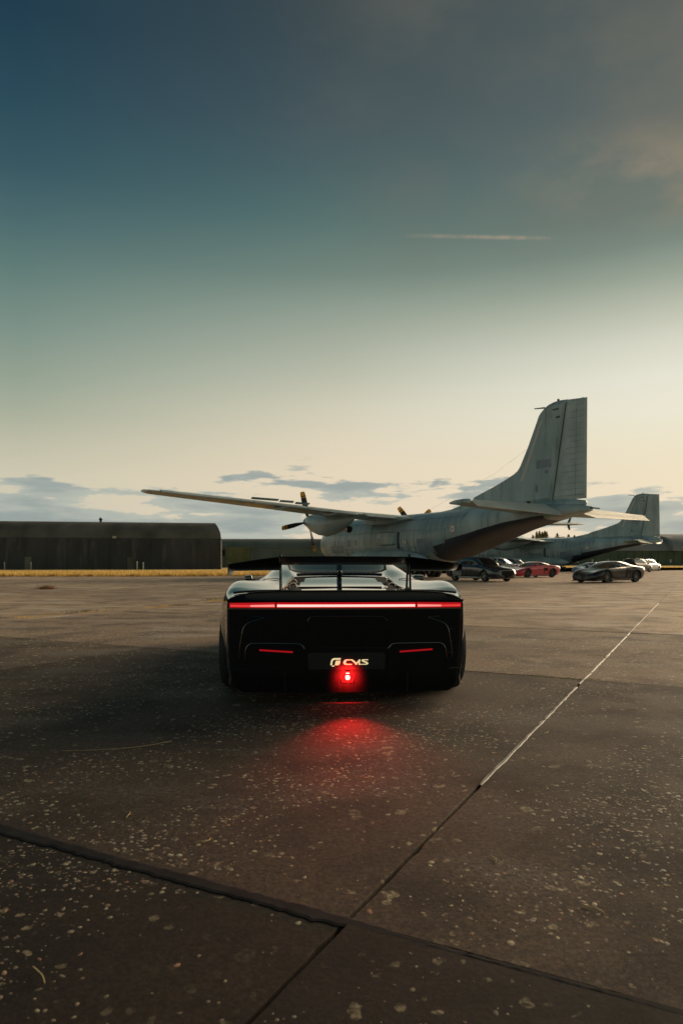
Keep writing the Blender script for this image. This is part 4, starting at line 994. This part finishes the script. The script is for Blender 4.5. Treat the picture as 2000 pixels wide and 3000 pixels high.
HATCH = [
    (-2.2, sec(.40, (.6, .40), (.78, .46), (.86, .66), (.84, 1.0), (.74, 1.16), (.58, 1.36), (0, 1.42))),
    (-2.1, sec(.30, (.72, .30), (.86, .40), (.91, .66), (.89, 1.0), (.78, 1.14), (.62, 1.52), (0, 1.57))),
    (-1.4, sec(.22, (.78, .22), (.90, .34), (.94, .64), (.92, .97), (.80, 1.08), (.64, 1.60), (0, 1.66))),
    (-.6, sec(.20, (.80, .20), (.90, .32), (.93, .62), (.91, .95), (.80, 1.06), (.65, 1.62), (0, 1.68))),
    (.2, sec(.20, (.80, .20), (.90, .32), (.93, .62), (.91, .94), (.80, 1.04), (.65, 1.56), (0, 1.62))),
    (.75, sec(.20, (.80, .20), (.90, .32), (.93, .62), (.91, .93), (.79, 1.02), (.66, 1.25), (0, 1.31))),
    (1.1, sec(.20, (.80, .20), (.90, .34), (.93, .64), (.90, .92), (.76, 1.0), (.54, 1.04), (0, 1.07))),
    (1.6, sec(.20, (.80, .20), (.90, .34), (.92, .62), (.88, .88), (.72, .95), (.46, .98), (0, 1.0))),
    (2.05, sec(.22, (.72, .22), (.82, .34), (.84, .58), (.78, .78), (.62, .84), (.38, .86), (0, .88))),
    (2.2, sec(.26, (.55, .26), (.66, .38), (.68, .56), (.62, .70), (.48, .75), (.28, .77), (0, .78)))]
hatch_glass = {'windscreen': (5.7, 7.1, lambda u, v, x, y, z: .32 + .1 * (v < 6.1) < x < 1.05 and y < .62), 'side_window': (5.1, 5.9, lambda u, v, x, y, z: -1.85 < x < .9 - (v - 5) * .42 and not (-.3 < x < -.2) and not (-1.35 < x < -1.25)),
               'rear_window': (5.25, 6.3, lambda u, v, x, y, z: x < -2.09 and z > 1.05)}
def paint(name, c, rough=.2):
    return mat(name, c, rough, coat=1)
M['anthracite'] = mat('anthracite_paint', (.012, .014, .015), .2, metal=0, coat=.35, spec=.35); M['navy'] = paint('dark_blue_black_paint', (.016, .020, .024)); M['redpaint'] = paint('red_paint', (.55, .022, .04))
M['bluepaint'] = paint('blue_paint', (.02, .13, .24)); M['silverpaint'] = paint('silver_paint', (.55, .54, .49), .3); M['whitepaint'] = paint('white_car_paint', (.72, .70, .64), .3); M['greycar'] = mat('grey_black_paint', (.014, .017, .02), .38, spec=.3)
M['headlamp'] = mat('headlamp_lens', (.55, .56, .55), .1, coat=1); M['tail_off'] = mat('tail_lamp_lens', (.18, .01, .01), .2, coat=1)
def coupe_extras(p):
    return [lamp_pair('headlamp', [(1.93, .80, .555), (2.06, .70, .535), (1.96, .66, .60), (1.80, .74, .645)], M['headlamp']),
            lamp_pair('front_intake', [(2.24, .28, .20), (2.20, .58, .20), (2.215, .60, .32), (2.26, .34, .30)], M['cavity']),
            mirror_pair(.55, .86, .93, p), boxpart('side_intake', M['cavity'], -.78, -.42, .86, .915, .52, .74), boxpart('side_skirt', M['carbon'], -.9, .95, .84, .905, .12, .2),
            boxpart('door_seam', M['cavity'], -.42, -.405, .86, .912, .30, .76, bev=.002), boxpart('splitter', M['carbon'], 1.95, 2.32, -.72, .72, .10, .135, both=False),
            boxpart('tail_lamp', M['tail_off'], -2.2, -2.1, .5, .8, .70, .76)]
def sedan_extras(p):
    return [lamp_pair('headlamp', [(2.28, .76, .62), (2.40, .56, .60), (2.36, .50, .70), (2.12, .74, .74)], M['headlamp']), boxpart('grille', M['cavity'], 2.33, 2.44, -.34, .34, .36, .64, both=False),
            boxpart('grille_frame', M['steel'], 2.36, 2.437, -.37, .37, .63, .665, both=False), boxpart('lower_intake', M['cavity'], 2.3, 2.41, .42, .62, .28, .42), mirror_pair(.75, .84, 1.0, p),
            boxpart('sill_strip', M['steel'], -.95, .95, .86, .91, .2, .27), boxpart('door_handle', M['steel'], -.3, -.12, .9, .925, .80, .83), boxpart('door_handle', M['steel'], -1.25, -1.07, .9, .925, .82, .85),
            boxpart('door_seam', M['cavity'], -.17, -.155, .88, .916, .3, .85, bev=.002), boxpart('tail_lamp', M['tail_off'], -2.43, -2.3, .52, .8, .78, .92)]
def hatch_extras(p):
    return [lamp_pair('headlamp', [(2.0, .80, .76), (2.16, .60, .72), (2.1, .56, .82), (1.8, .80, .87)], M['headlamp']), boxpart('grille', M['cavity'], 2.1, 2.215, -.4, .4, .42, .7, both=False), mirror_pair(.8, .86, 1.08, p),
            boxpart('tail_lamp', M['tail_off'], -2.2, -2.08, .68, .88, .92, 1.12), boxpart('rear_bumper', M['cavity'], -2.26, -2.1, -.8, .8, .36, .56, both=False), boxpart('roof_rail', M['steel'], -1.6, .1, .60, .64, 1.655, 1.69),
            boxpart('number_plate', M['whitepaint'], -2.245, -2.19, -.26, .26, .68, .79, both=False)]
CW = dict(x=(1.36, -1.33), r=.335, y=.80, w=.25); SW = dict(x=(1.5, -1.4), r=.335, y=.80, w=.23); HW = dict(x=(1.4, -1.35), r=.35, y=.80, w=.24)
def carplace(o, px, Y, heading, label, cat='car', sc=1.0, group='parked cars under the aircraft'):
    o.location = ((px - 1000) / 2000 * Y, Y, 0); o.rotation_euler = (0, 0, R(heading)); tag(o, label, cat, group); return o
c = build_car('sports_car', COUPE, CW, M['anthracite'], coupe_glass, M['dark_alloy'], 10, coupe_extras(M['anthracite']))
carplace(c, 1780, 38.8, 214, 'dark grey mid engined sports coupe standing alone on the right')
c = build_car('sports_car', COUPE, CW, M['redpaint'], coupe_glass, M['dark_alloy'], 5, coupe_extras(M['redpaint']), 90, 50)
carplace(c, 1556, 52.5, 212, 'bright red sports coupe parked behind the dark sedan')
c = build_car('sports_car', COUPE, CW, M['bluepaint'], coupe_glass, M['dark_alloy'], 5, coupe_extras(M['bluepaint']), 70, 40)
carplace(c, 1728, 76, 212, 'blue sports coupe half hidden behind the dark grey coupe')
c = build_car('sedan_car', SEDAN, SW, M['navy'], sedan_glass, M['alloy'], 5, sedan_extras(M['navy']))
carplace(c, 1405, 41.8, 297, 'black saloon with silver five spoke wheels beside the rear wing')
c = build_car('estate_car', HATCH, HW, M['greycar'], hatch_glass, M['alloy'], 5, hatch_extras(M['greycar']), 60, 40)
carplace(c, 1866, 84, 40, 'dark estate car seen from behind at far right')
c = build_car('estate_car', HATCH, HW, M['whitepaint'], hatch_glass, M['alloy'], 5, hatch_extras(M['whitepaint']), 60, 40)
carplace(c, 1899, 98, 42, 'white estate car at the far right, beyond the dark estate')
c = build_car('estate_car', HATCH, HW, M['silverpaint'], hatch_glass, M['alloy'], 5, hatch_extras(M['silverpaint']), 60, 40)
carplace(c, 1468, 72, 330, 'pale silver estate car between the saloon and the red coupe')
c = build_car('hatchback_car', HATCH, HW, M['navy'], hatch_glass, M['dark_alloy'], 5, hatch_extras(M['navy']), 60, 40)
carplace(c, 1505, 84, 300, 'small dark car in the gap left of the red coupe roof', sc=.8)
# little trolley beneath the second aircraft
X, Y = (1638 - 1000) / 2000 * 98, 98
t = empty('ground_trolley', (X, Y, 0), (0, 0, R(20))); tag(t, 'small dark two axle trolley under the second fuselage', 'trolley')
MB().box(-.75, .75, -.45, .45, .42, .62, bev=.03).build('bed', M['seam'], t); MB().box(-.5, .2, -.35, .35, .62, .98, bev=.05).build('load', M['plane_dark'], t)
for sx in (-.5, .5):
    for sy in (-.42, .42): MB().lathe([(-.07, .08), (-.07, .21), (.07, .21), (.07, .08)], 16, 'y', (sx, sy, .21)).build('wheel', M['rubber'], t)
MB().tube([(.75, 0, .45), (1.4, 0, .3)], .035, 6).build('tow_bar', M['seam'], t)

# ------------------------------------------------------------------ the hypercar (local: x forward from the tail, y left, z up)
HY = empty('hypercar', (.034, 5.2, 0), (0, 0, R(92.5))); tag(HY, 'black low hypercar seen from behind with lit red light bar and rear wing', 'car')
def hs(zb, *p): return [(0, zb)] + list(p)
HERO = [
    (0.00, hs(.10, (.78, .10), (.872, .22), (.895, .50), (.900, .68), (.893, .775), (.85, .812), (.72, .835), (.52, .846), (.42, .848), (.33, .85), (0, .852))),
    (.14, hs(.10, (.80, .10), (.905, .22), (.925, .50), (.930, .68), (.922, .78), (.88, .825), (.72, .838), (.52, .838), (.42, .838), (.34, .84), (0, .842))),
    (.36, hs(.12, (.76, .12), (.915, .25), (.985, .50), (.985, .69), (.965, .795), (.905, .868), (.74, .868), (.55, .85), (.45, .846), (.36, .85), (0, .854))),
    (.72, hs(.11, (.78, .11), (.935, .25), (1.025, .52), (1.022, .70), (.99, .815), (.91, .905), (.76, .905), (.60, .885), (.49, .868), (.38, .872), (0, .878))),
    (1.15, hs(.11, (.78, .11), (.930, .25), (1.0, .52), (.998, .70), (.96, .80), (.885, .872), (.75, .908), (.60, .925), (.47, .925), (.36, .935), (0, .94))),
    (1.6, hs(.11, (.78, .11), (.925, .22), (.955, .48), (.955, .67), (.925, .77), (.86, .84), (.745, .92), (.64, .985), (.50, 1.005), (.38, .972), (0, .965))),
    (2.1, hs(.11, (.78, .11), (.925, .22), (.945, .48), (.945, .65), (.915, .75), (.85, .815), (.75, .92), (.645, 1.025), (.54, 1.072), (.42, 1.07), (0, 1.078))),
    (2.6, hs(.11, (.78, .11), (.925, .22), (.940, .48), (.940, .65), (.915, .75), (.85, .80), (.75, .90), (.645, 1.04), (.54, 1.10), (.42, 1.115), (0, 1.125))),
    (3.05, hs(.11, (.78, .11), (.93, .22), (.945, .48), (.945, .65), (.92, .74), (.86, .785), (.76, .87), (.66, 1.00), (.56, 1.07), (.44, 1.09), (0, 1.105))),
    (3.5, hs(.11, (.78, .11), (.935, .22), (.96, .48), (.96, .68), (.93, .76), (.87, .79), (.78, .82), (.68, .88), (.58, .93), (.46, .95), (0, .965))),
    (3.85, hs(.11, (.78, .11), (.935, .24), (.975, .5), (.975, .70), (.945, .785), (.88, .80), (.78, .79), (.68, .79), (.58, .80), (.46, .81), (0, .82))),
    (4.2, hs(.11, (.78, .11), (.92, .24), (.96, .48), (.955, .66), (.91, .73), (.84, .735), (.74, .71), (.62, .69), (.5, .68), (.38, .68), (0, .68))),
    (4.55, hs(.11, (.72, .11), (.84, .22), (.88, .40), (.86, .52), (.80, .57), (.72, .58), (.6, .56), (.5, .55), (.4, .54), (.3, .535), (0, .53))),
    (4.75, hs(.13, (.5, .13), (.6, .2), (.63, .3), (.6, .38), (.55, .42), (.48, .43), (.4, .43), (.34, .42), (.26, .42), (.2, .42), (0, .42)))]
B, us, vs = loft_grid(HERO, 170, 130)
HRX, HRR, HFX = .72, .35, 3.78
def hcls(u, v, x, y, z):
    ay = abs(y)
    for wx in (HRX, HFX):
        if math.hypot(x - wx, z - HRR) < .395 and ay > .5 and v < 5.2: return None
    if v >= 9.3 and .05 < x < 1.17 and ay < .385 - .16 * abs(x - .62): return 'engine_cover'
    if 9.0 <= v < 9.85 and .36 < x < 1.05: return 'engine_bay'
    if v >= 9.55 and .12 < x < 1.2: return 'engine_bay'
    if 1.58 < x < 1.66 and v > 9.2 or (9.15 <= v < 9.5 and 1.58 < x < 2.4): return 'engine_bay'
    if v >= 9.5 and 1.66 < x < 2.35: return 'rear_window'
    if v >= 8.6 and 3.02 < x < 3.8: return 'windscreen'
    if 7.1 <= v <= 8.0 and 2.2 < x < 3.55: return 'side_window'
    return 'body'
hp = split_loft(B, us, vs, hcls, {'body': M['carblack'], 'engine_cover': M['cargla'], 'engine_bay': M['cavity'], 'rear_window': M['rear_glass'], 'windscreen': M['glass'], 'side_window': M['glass_dark']}, HY,
                {'engine_bay': 'engine_vent'})
def surf(x, y):
    """top surface height and normal of the hero body at (x, y)"""
    F = B[:, B.shape[1] * 5 // 11:].reshape(-1, 3); i = np.argmin((F[:, 0] - x)**2 + (F[:, 1] - abs(y))**2); return F[i]
# rear fascia, a curved panel
def fx(y, z): return -.085 + .068 * (abs(y) / .9)**3 + (.03 * max(0, (.24 - z) / .15)**1.5)
FW = [(.09, .80), (.12, .835), (.17, .86), (.28, .876), (.38, .885), (.5, .893), (.62, .899), (.70, .90), (.715, .90)]
def fw(z): return float(np.interp(z, [a for a, b in FW], [b for a, b in FW]))
zs = np.linspace(.09, .715, 36); nu = 60; v = []; f = []
for z in zs:
    for k in range(nu + 1): y = fw(z) * (2 * k / nu - 1); v.append((fx(y, z) + (.03 if k in (0, nu) else 0), y, z))
for i in range(len(zs) - 1):
    for k in range(nu): a = i * (nu + 1) + k; f.append((a, a + 1, a + nu + 2, a + nu + 1))
o = mo('rear_bumper', v, f, M['fascia'], HY); fixn(o); autosmooth(o, 60)
# tail panel above the lamps, with the overhanging lip
def liptop(y): return float(np.interp(abs(y), [0, .5, .7, .8, .86, .895], [.862, .860, .848, .828, .808, .782]))
v = []; f = []; nu = 60
for k in range(nu + 1):
    y = .895 * (2 * k / nu - 1); zt = liptop(y); x0 = fx(y, .75)
    q = .775 + 0 * y
    for xx, zz in ((x0 + .02, .772), (x0 - .012, .775), (x0 - .018, .785), (x0 - .012 + .01, max(.79, zt - .018)), (x0 - .005, zt - .004), (x0 + .008, zt), (x0 + .05, zt - .002), (x0 + .13, zt - .02)): v.append((xx, y, max(zz, .772)))
for k in range(nu):
    for j in range(7): f.append((k * 8 + j, k * 8 + j + 1, k * 8 + 8 + j + 1, k * 8 + 8 + j))
o = mo('tail_spoiler_lip', v, f, M['carbon'], HY); fixn(o); autosmooth(o, 35)
# light bar
def strip(name, y0, y1, z0, z1, off, m, parent, n=24, th=.008, zfn=None):
    v = []; f = []
    for k in range(n + 1):
        y = y0 + (y1 - y0) * k / n; x = fx(y, .75) - off; a, b = (z0, z1) if zfn is None else zfn(y)
        v += [(x, y, a), (x, y, b), (x + th, y, b), (x + th, y, a)]
    for k in range(n):
        for j in range(4): f.append((k * 4 + j, k * 4 + (j + 1) % 4, k * 4 + 4 + (j + 1) % 4, k * 4 + 4 + j))
    f += [(0, 1, 2, 3), tuple(range(4 * n, 4 * n + 4))]
    o = mo(name, v, f, m, parent); fixn(o); return o
LB = [(-.872, -.723), (.723, .872)]
bar = strip('light_bar', -.892, .892, .716, .772, -.012, M['cavity'], HY, 60)
strip('bar_edge', -.892, .892, .7165, .7255, .006, M['trim'], bar, 60, .02)
for y0, y1, m in ((-.878, -.532, 'bar_end'), (-.524, .524, 'bar_core'), (.532, .878, 'bar_end')):
    strip('red_lens', y0, y1, .727, .769, -.004, M['bar_red'], bar, 30, zfn=lambda y: (.728, .768 - .006 * max(0, (abs(y) - .55) / .33)))
    strip('light_core', max(y0 + .006, -.72), min(y1 - .006, .72), .736, .752, .002, M[m], bar, 30, .005, zfn=(lambda y: (.7355 - .0 * abs(y), .7525 - .0085 * max(0, (abs(y) - .53) / .345))))
for y0, y1 in LB: strip('light_core', y0, y1, .7365, .7475, .002, M['bar_tip'], bar, 10, .005)
# raised contours on the bumper
def contour(name, pts, r=.005, m='trim', off=.0, parent=HY):
    P = catmull(np.array(pts), len(pts) * 6); MB().tube([(fx(p[0], p[1]) - off, p[0], p[1]) for p in P], r, 8).build(name, M[m], parent, True)
def py(px, yy): return (-(px - 1013) * .0026, 1.06 - (yy - 1651) * .0026)    # photograph -> bumper plane
vent = empty; 
for s in (1, -1):
    def C(*pts): return [(s * abs(py(a, b)[0]), py(a, b)[1]) for a, b in pts]
    contour('corner_crease', C((740, 1804), (765, 1805), (776, 1807)), .0045)
    contour('corner_crease', C((776, 1807), (762, 1812), (735, 1821), (721, 1831), (714, 1846), (709, 1875), (705, 1900), (703, 1925)), .006)
    contour('vent_arch', C((719, 1925), (722, 1905), (727, 1891), (737, 1883), (755, 1881), (820, 1881), (872, 1882), (884, 1886), (892, 1896)), .006)
    contour('corner_seam', C((664, 1954), (690, 1956), (714, 1957)), .004)
    for q in (1841, 1876, 1910): contour('vent_slat', C((698, q), (706, q + .8), (714, q + 1)), .0028)
    # recessed exhaust surround and reflector
    pts = C((726, 1960), (727, 1905), (734, 1892), (750, 1886), (870, 1886), (884, 1893), (890, 1910), (890, 1960))
    v = [(fx(p[0], p[1]) - .004, p[0], p[1]) for p in pts]; mo('vent_panel', v + [(a + .03, b, c) for a, b, c in v], [tuple(range(8)), tuple(range(15, 7, -1))] + [(i, (i + 1) % 8, 8 + (i + 1) % 8, 8 + i) for i in range(8)], M['fascia'], HY)
    a, b = C((763, 1900), (859, 1905.5)); h_ = .0055
    v = []; f = []; n = 12
    for k in range(n + 1):
        y = a[0] + (b[0] - a[0]) * k / n; z = a[1] + (b[1] - a[1]) * k / n; x = fx(y, z) - .012
        v += [(x, y, z - h_), (x, y, z + h_), (x + .012, y, z + h_), (x + .012, y, z - h_)]
    for k in range(n):
        for j in range(4): f.append((k * 4 + j, k * 4 + (j + 1) % 4, k * 4 + 4 + (j + 1) % 4, k * 4 + 4 + j))
    f += [(0, 1, 2, 3), tuple(range(4 * n, 4 * n + 4))]
    o = mo('reflector', v, f, M['reflector'], HY); fixn(o)
contour('exhaust_outline', [py(901, 1817), py(908, 1807), py(922, 1804), py(1013, 1803), py(1104, 1804), py(1122, 1807), py(1132, 1817)], .004)
contour('panel_seam', [py(908, 1895), py(960, 1894.5), py(1013, 1894), py(1066, 1894.5), py(1135, 1895)], .003)
# diffuser floor and fins under the tail
MB().prism([(-.02, .115), (.55, .06), (.55, .075), (-.02, .128)], 'y', -.7, .7).build('diffuser', M['cavity'], HY)
for y in (-.46, .46): MB().prism([(fx(y, .25) - .008, .245), (fx(y, .12) - .012, .095), (.45, .06), (.45, .10), (.02, .25)], 'y', y - .006, y + .006).build('diffuser_fin', M['cavity'], HY)
# plate panel with lit badge
x0 = fx(0, .34) - .006
pl = MB().prism([(-.285, .268), (.285, .268), (.292, .375), (.27, .394), (-.27, .394), (-.292, .375)], 'x', x0, x0 + .025).build('plate_panel', M['plate'], HY)
def glyph(poly, name):
    p = [(-((880 + a / 5.6) - 1013) * .0026, 1.06 - ((1860 + b / 5.6) - 1651) * .0026) for a, b in poly]
    o = MB().prism(p, 'x', x0 - .003, x0 + .002).build(name, M['badge'], pl); return o
glyph([(482, 466), (492, 405), (502, 378), (520, 360), (545, 352), (652, 352), (647, 380), (550, 380), (532, 388), (522, 402), (517, 430), (513, 466)], 'emblem_frame')
glyph([(575, 394), (646, 394), (641, 430), (628, 454), (605, 467), (553, 467), (560, 440), (566, 410)], 'emblem_leaf')
glyph([(508, 472), (552, 472), (548, 488), (506, 488)], 'emblem_foot')
glyph([(836, 375), (745, 375), (720, 380), (702, 395), (692, 418), (695, 440), (708, 455), (735, 461), (828, 461), (832, 448), (752, 448), (737, 440), (732, 420), (738, 402), (755, 390), (830, 390)], 'letter_c')
glyph([(808, 377), (846, 377), (902, 428), (945, 377), (968, 377), (958, 448), (986, 448), (984, 461), (934, 461), (941, 412), (905, 461), (893, 461), (866, 430)], 'letter_m')
glyph([(1094, 375), (1010, 375), (988, 382), (983, 396), (996, 410), (1056, 434), (1060, 442), (1046, 448), (990, 448), (988, 461), (1066, 461), (1088, 452), (1096, 436), (1084, 420), (1028, 398), (1032, 390), (1090, 390)], 'letter_s')
# rear fog lamp, its beam, and an added spot for the bumper glow
yc, zc = py(1016, 1979); xf = fx(0, zc)
fl = MB().prism([(yc - .055, zc + .042), (yc + .055, zc + .042), (yc + .045, zc - .04), (yc - .045, zc - .04)], 'x', xf - .001, xf + .03).build('fog_lamp', M['fascia'], HY)
MB().prism([(yc - .018, zc + .020), (yc + .018, zc + .020), (yc + .026, zc + .006), (yc + .020, zc - .020), (yc - .020, zc - .020), (yc - .026, zc + .006)], 'x', xf - .016, xf - .0005).build('lamp_lens', M['fog_red'], fl)
MB().lathe([(xf - .030, 0), (xf - .029, .010), (xf - .020, .016)], 14, 'x', (0, yc, zc)).build('bulb', M['fog_core'], fl)
MB().box(xf - .026, xf - .02, yc - .012, yc + .012, zc + .032, zc + .036).build('upper_diode', M['fog_core'], fl)
ld = bpy.data.lights.new('bumper_glow_spot', 'SPOT'); ld.spot_size = R(136); ld.spot_blend = .4; ld.energy = 26; ld.color = (1, .012, .012); ld.shadow_soft_size = .012  # unseen spot added off the bumper, reddening it round the lamp
lo = bpy.data.objects.new('bumper_glow_spot', ld); COL.objects.link(lo); lo.parent = HY; lo.location = (xf - .062, yc, zc); lo.rotation_euler = Vector((1, 0, .05)).to_track_quat('-Z', 'Y').to_euler()
sl = bpy.data.lights.new('fog_beam', 'SPOT'); sl.energy = 60; sl.color = (1, .012, .012); sl.shadow_soft_size = .025; sl.spot_size = R(58); sl.spot_blend = 1.0
so_ = bpy.data.objects.new('fog_beam', sl); COL.objects.link(so_); so_.parent = HY; so_.location = (xf - .05, yc, zc); so_.rotation_euler = Vector((-1, 0, -.05)).to_track_quat('-Z', 'Y').to_euler()
# rear wing
WN = 48; v = []; f = []
def wsec(y):
    a = abs(y); t = max(0, (a - .5) / .39)
    out = a > .505
    zt = 1.116 - .004 * (a / .5)**2 if not out else 1.112 - .056 * t**1.15
    zl = 1.048 if not out else 1.006 - .006 * t
    return zt, zl
ys = list(np.linspace(-.89, -.507, 14)) + list(np.linspace(-.503, .503, 22)) + list(np.linspace(.507, .89, 14))
for y in ys:
    zt, zl = wsec(y); xo = .05
    for xx, zz in ((xo - .02, zt), (xo - .024, zt - .006), (xo + .06, zl + (zt - zl) * .42 - .006), (xo + .17, zl + .004), (xo + .25, zl), (xo + .285, zl + .008), (xo + .27, zl + .02), (xo + .15, zl + (zt - zl) * .45 + .02), (xo + .04, zt - .012)): v.append((xx, y, zz))
k9 = 9
for i in range(len(ys) - 1):
    for j in range(k9): f.append((i * k9 + j, i * k9 + (j + 1) % k9, (i + 1) * k9 + (j + 1) % k9, (i + 1) * k9 + j))
f += [tuple(range(k9)), tuple(range((len(ys) - 1) * k9, len(ys) * k9))]
rw = mo('rear_wing', v, f, M['carbon'], HY); fixn(rw); autosmooth(rw, 40)
for s in (1, -1):
    MB().prism([(.01, 1.062), (.36, 1.03), (.36, .985), (.16, .966), (.02, .97)], 'y', s * .889, s * .895).build('end_plate', M['carbon'], rw)
    # swan-neck strut: outer frame with an opening
    out = [(.05, .83), (.30, .86), (.26, .99), (.22, 1.06), (.18, 1.135), (.13, 1.135), (.10, 1.05), (.06, .95)]
    inn = [(.09, .875), (.235, .89), (.205, .98), (.13, 1.03), (.105, .96)]
    o = MB()
    for a in ([(.05, .83), (.30, .86), (.298, .885), (.05, .862)], [(.05, .86), (.09, .86), (.125, 1.04), (.145, 1.135), (.12, 1.135), (.09, 1.04)], [(.298, .88), (.255, .88), (.205, 1.02), (.15, 1.09), (.15, 1.135), (.18, 1.135), (.235, 1.04)]):
        o.prism(a, 'y', s * .502 - .006, s * .502 + .006)
    o.build('wing_strut', M['carbon'], rw)
# roof scoop fin in the middle of the engine deck
fn = MB().prism([(1.22, .93), (1.42, .96), (1.40, 1.05), (1.34, 1.062), (1.27, 1.05)], 'y', -.024, .024).build('deck_fin', M['trim'], HY)
MB().lathe([(1.14, 0), (1.15, .02), (1.2, .026), (1.3, .024)], 14, 'x', (0, 0, .975)).build('camera_pod', M['carbon'], fn)
# fuel caps, deck vents, buttress edges
for s in (1, -1):
    p = surf(1.06, .62); q1 = surf(1.22, .62); q2 = surf(1.06, .70); nrm = Vector(q1 - p).cross(Vector(q2 - p)); nrm = nrm if nrm.z > 0 else -nrm; nrm.normalize()
    a = Vector((1, 0, 0)); a = (a - nrm * a.dot(nrm)).normalized(); b = nrm.cross(a); ring = []
    pts = [Vector(p) + (a * math.cos(t) * .075 + b * math.sin(t) * .085) + nrm * .002 for t in np.linspace(0, 2 * math.pi, 40)]
    MB().tube([(q.x, s * q.y, q.z) for q in pts], .0022, 5).build('filler_cap_seam', M['cavity'], HY)
    v = []
    n = 18
    vb = MB(); top = []
    for k in range(n + 1):
        y = .40 + .46 * k / n; g = surf(.10, y); top.append((.10 - .02, s * y, g[2] + .006)); 
    vv = []
    for k, (x, y, z) in enumerate(top):
        w = .035 * math.sin(math.pi * min(1, (k + .6) / n))**.4; vv += [(x, y, z - .004), (x, y, z + .010), (x + w, y, z + .014), (x + w, y, z - .004)]
    o = mo('deck_vent', vv, [(k * 4 + j, k * 4 + (j + 1) % 4, k * 4 + 4 + (j + 1) % 4, k * 4 + 4 + j) for k in range(n) for j in range(4)], M['cavity'], HY); fixn(o)
    P = []
    for k in range(14):
        x = .32 + (1.15 - .32) * k / 13; y = .50 - .06 * k / 13 ; g = surf(x, y); P.append((x, s * y, g[2] + .006))
    MB().tube(P, [.012] * 14, 8).build('buttress_edge', M['copper'] if s > 0 else M['trim'], HY, True)
    for x, y in ((.55, .415), (.8, .42)): g = surf(x, y); MB().lathe([(-.03, .03), (0, .035), (.03, .03)], 12, 'x', (x, s * y, g[2] + .01)).build('engine_pipe', M['copper'], HY, True)
    # mirrors
    MB().box(3.18, 3.34, min(s * .98, s * 1.13), max(s * .98, s * 1.08), .83, .92, bev=.035).tube([(3.3, s * .86, .80), (3.28, s * 1.0, .86)], .02, 6).build('door_mirror', M['carblack'], HY, True)
MB().tube([(1.2, -.40, .955), (1.24, -.2, .962), (1.25, 0, .964), (1.24, .2, .962), (1.2, .40, .955)], .014, 8).build('deck_beam', M['trim'], HY, True)
# cabin: seats and steering wheel seen through the screens
for s in (1, -1):
    MB().box(2.35, 2.55, s * .34 - .2, s * .34 + .2, .3, .86, bev=.06).box(2.38, 2.5, s * .34 - .11, s * .34 + .11, .86, 1.01, bev=.05).build('seat', M['cavity'], HY, True)
MB().box(3.2, 3.5, -.62, .62, .62, .78, bev=.05).build('dashboard', M['cavity'], HY, True)
for s in (1, -1):
    wheel(HY, HRX, s * .845, HRR, .34, M['dark_alloy'], 10, s); wheel(HY, HFX, s * .82, HRR, .27, M['dark_alloy'], 10, s)
    for wx in (HRX, HFX):
        v = []; n = 18
        for k in range(n + 1): a = math.pi * k / n; v += [(wx + .40 * math.cos(a), s * .46, HRR + .40 * math.sin(a)), (wx + .40 * math.cos(a), s * .94, HRR + .40 * math.sin(a))]
        mo('arch_liner', v, [(2 * k, 2 * k + 1, 2 * k + 3, 2 * k + 2) for k in range(n)] + [tuple(range(0, 2 * n + 1, 2))], M['cavity'], HY)
